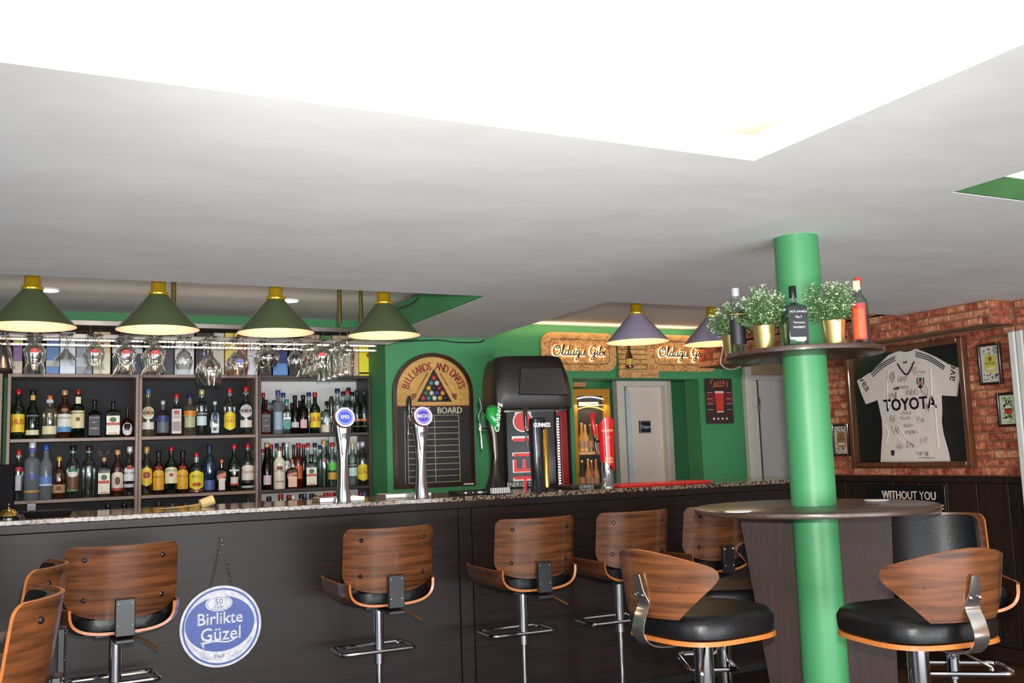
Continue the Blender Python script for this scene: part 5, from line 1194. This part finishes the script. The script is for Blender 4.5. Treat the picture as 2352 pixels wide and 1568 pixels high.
SHM=mat((244,232,222),.75,var=.05,scale=14,bump=.9,bscale=16,stretch=(1,1,.35))
m=M(); P=[cp(u,v) for u,v in out]; n=len(P)
# shirt surface as a fine grid clipped by the outline so that folds can be raised
def inside(y,z,poly):
    c=False; j=len(poly)-1
    for i in range(len(poly)):
        if (poly[i][1]>z)!=(poly[j][1]>z) and y<(poly[j][0]-poly[i][0])*(z-poly[i][1])/(poly[j][1]-poly[i][1])+poly[i][0]: c=not c
        j=i
    return c
V=[(SX-5.182,p.y,p.z) for p in P]+[(SX-5.182+.012,p.y,p.z) for p in P]
m.add(V,[tuple(range(n))]+[(i,(i+1)%n,n+(i+1)%n,n+i) for i in range(n)]); m.obj('shirt',SHM,t,smooth=False)
def strokes(lst,off,r,name,ma,n=5,seg=5):
    m=M()
    for s in lst:
        Q=[Vector((SX-off-5.182,cp(u,v).y,cp(u,v).z)) for u,v in s]; m.tube(smooth(Q,n),r,seg)
    return m.obj(name,ma,t)
SB=mat((36,30,34),.6)
strokes([[(656,515),(545,578),(445,655)],[(658,530),(552,592),(455,672)],[(660,548),(560,606),(465,690)],[(832,476),(960,520),(1085,603)],[(832,494),(955,535),(1080,615)],[(833,512),(950,550),(1074,628)]],.001,.0034,'shoulder_stripe',SB)
strokes([[(680,578),(715,635),(757,672),(790,630),(822,560)]],.0015,.006,'collar_trim',SB)
strokes([[(600,640),(590,800),(600,960)],[(960,600),(970,800),(960,950)],[(560,1100),(600,1160),(580,1250)],[(1000,900),(1010,1100),(1030,1300)],[(640,1130),(700,1230),(800,1300)],[(680,1100),(760,1220),(860,1290)]],.0,.004,'fold',SHM)
def jt(s,size,u,v,rot,name='lettering',ma=SB,sx=1):
    P=cp(u,v); return M().txt(s,size,Tr(SX-5.182-.0022,P.y,P.z)@FX@Ry(-rot),sx=sx).obj(name,ma,t,smooth=False)
m=M(); PP=cp(780,928)
for dx in (-.003,-.001,.001,.003):
    for dz in (-.002,.002): m.txt('TOYOTA',.112,Tr(SX-5.182-.002-abs(dx)*.1-dz*.05,PP.y,PP.z)@FX@Tr(dx,0,dz),sx=.93)
m.obj('lettering',SB,t,smooth=False)
jt('vea',.085,398,750,-1.0); jt('ave',.085,1148,650,1.35)
m=M()
for (u,v,s) in ((665,785,1),(740,562,.75)):
    for k in range(3):
        a=u-22*s+k*16*s; spoly([(a,v+18*s),(a+11*s,v+18*s),(a+11*s+8*s,v-12*s*(k+1)*.4+4),(a+8*s,v-12*s*(k+1)*.4)],.0015,m)
m.obj('three_stripe_mark',SB,t)
m=M(); spoly([(842,700),(905,698),(908,740),(898,775),(878,797),(855,778),(843,745)][::-1],.0012,m); m.obj('crest_black',SB,t)
m=M(); 
for a in (852,884): spoly([(a,704),(a+12,704),(a+13,770),(a+2,772)][::-1],.0018,m)
m.obj('crest_white',WHITE,t)
P=cp(874,742); m=M(Tr(SX-5.182-.0024,P.y,P.z)@FX); ring(m,.014,.014,.0001,.0001,0,n=20); m.obj('crest_red',mat((170,24,34),.5),t)
m=M(Tr(SX-5.182-.0030,P.y,P.z)@FX); ring(m,.0085,.0085,.0055,.0055,0,n=16); m.obj('crest_crescent',WHITE,t)
for u in (856,882):
    P=cp(u,680); m=M(Tr(SX-5.182-.0015,P.y,P.z)@FX); flat(m,[((.006 if i%2 else .0025)*math.sin(i*PI/5),(.006 if i%2 else .0025)*math.cos(i*PI/5)) for i in range(10)],0); m.obj('star',mat((50,30,34),.5),t)
m=M(); spoly([(622,1320),(655,1320),(652,1360),(638,1372),(624,1358)][::-1],.0015,m); m.obj('hem_badge',mat((60,60,62),.5),t)
rs=random.Random(11); sg=[]
for (u,v,w_,h_) in ((625,690,36,60),(725,710,40,40),(815,640,30,50),(880,650,40,20),(630,850,44,50),(720,780,60,20),(800,820,55,40),(910,820,30,60),(750,1000,45,20),(745,1045,40,20),(635,1050,24,50),(880,1060,40,40),(660,1150,34,50),(770,1110,40,20),(800,1165,60,25),(905,1235,30,50),(790,1270,36,40),(700,1290,36,34),(890,1350,50,26),(930,1385,70,8),(935,955,14,60)):
    for _ in range(2):
        x=u-w_; pts=[]
        while x<u+w_: pts.append((x,v+rs.uniform(-h_,h_)*.8)); x+=rs.uniform(-4,14)
        if len(pts)>2: sg.append(pts)
strokes(sg,.001,.0009,'signature',mat((120,108,106),.6),3,3)
# small brewery pictures
def pic(u0,v0,u1,v1,label,kind):
    A=cp(u0,v0,5.165); B=cp(u1,v1,5.165); yc=(A.y+B.y)/2; zc=(A.z+B.z)/2; hw=abs(A.y-B.y)/2; hz=(A.z-B.z)/2
    t=thing('picture_frame',label,'picture',(5.176,yc,zc)); FR=wood((54,28,24),(36,20,18),.28,axis=2)
    b=.016
    for a in ((-hw,-hw+b,-hz,hz),(hw-b,hw,-hz,hz),(-hw+b,hw-b,-hz,-hz+b),(-hw+b,hw-b,hz-b,hz)): M(FX).cbox(a[0],a[1],-.022,0,a[2],a[3],.003).obj('frame_bar',FR,t)
    bgc={'p':(206,200,190),'g':(206,206,180),'s':(196,186,170)}[kind]
    M(FX).box(-hw+b,hw-b,-.006,0,-hz+b,hz-b).obj('mirror_sheet',mat(bgc,.3,var=.05),t)
    r=random.Random(kind); m=M(FX); n=(90 if kind!='g' else 120)
    for i in range(n):
        x,z=r.uniform(-hw+b*1.6,hw-b*1.6),r.uniform(-hz+b*1.6,hz-b*1.6)
        if kind=='g' and r.random()<.6: x*=.6; z*=.7
        if kind!='g' and abs(z)<hz*.42 : continue
        s=r.uniform(.003,.008); a=r.uniform(0,PI); m.add([(x+s*math.cos(a+q)*(1 if q%2 else .5),-.0066,z+s*math.sin(a+q)) for q in (0,1.4,3.1,4.6)][::-1],[(0,1,2,3)])
    m.obj('leaf_print',mat({'p':(84,52,36),'g':(70,140,50),'s':(90,62,44)}[kind],.5),t,smooth=False)
    if kind=='g':
        m=M(FX); ring(m,.026,.026,.0001,.0001,-.0070); m.obj('round_label',mat((220,214,206),.4),t)
        m=M(FX); flat(m,[(.026*math.cos(a),.026*math.sin(a)) for a in [PI+PI*i/12 for i in range(13)]][::-1],-.0072); m.obj('red_half',mat((196,40,44),.4),t); m=M(FX); m.box(-.024,.024,-.0078,-.0072,.0,.007); m.obj('dark_bar',SB,t)
    else:
        col=(196,190,70) if kind=='p' else (150,110,60)
        o=[(-.036,.040),(-.028,.052),(.028,.052),(.036,.040),(.040,-.030),(.026,-.048),(-.026,-.048),(-.040,-.030)]; s=hw/.075
        m=M(FX); flat(m,[(x*s,z*s) for x,z in o],-.0072); m.obj('label_shield',mat(col,.4),t)
        m=M(FX); m.box(-.03*s,.03*s,-.0078,-.0074,-.034*s,-.018*s); m.obj('label_band',mat((210,196,170),.4),t)
        m=M(FX); ring(m,.012*s,.014*s,.0001,.0001,-.0076,cz=.03*s,n=16); m.obj('label_seal',mat((140,84,40),.4),t)
        m=M(FX); m.txt('PILSENER',.017*s,Tr(0,-.0080,.004*s)); m.obj('lettering',mat((30,36,26),.4),t,smooth=False)
pic(1358,418,1585,750,'dark framed beer picture with yellow green label, right of the shirt, upper one','p')
pic(1522,832,1725,1115,'dark framed beer picture with green leaves and red label, lower right of the shirt','g')
pic(112,1100,275,1368,'small dark framed beer picture left of the shirt, beside the green column','s')
# black board with white words on the wainscot
A=atx(1990,1112,5.150); B=atx(2176,1190,5.150)
t=thing('word_board','black board with white hand drawn words on the dark wainscot','sign',(5.158,0,0))
M().cbox(-.012,0,B.y,A.y,B.z-.12,A.z,.003).obj('board',mat((14,14,16),.4),t)
m=M(); P=atx(2086,1138,5.145); m.txt('WITHOUT YOU',.078,Tr(-.0135,P.y,P.z)@FX,sx=.80); m.txt('WITHOUT YOU',.074,Tr(-.0140,P.y-.003,P.z)@FX,sx=.82)
P=atx(2141,1169,5.145); m.txt('PLACE',.078,Tr(-.0135,P.y+.01,P.z)@FX,sx=.95); m.obj('lettering',mat((222,206,190),.6),t,smooth=False)
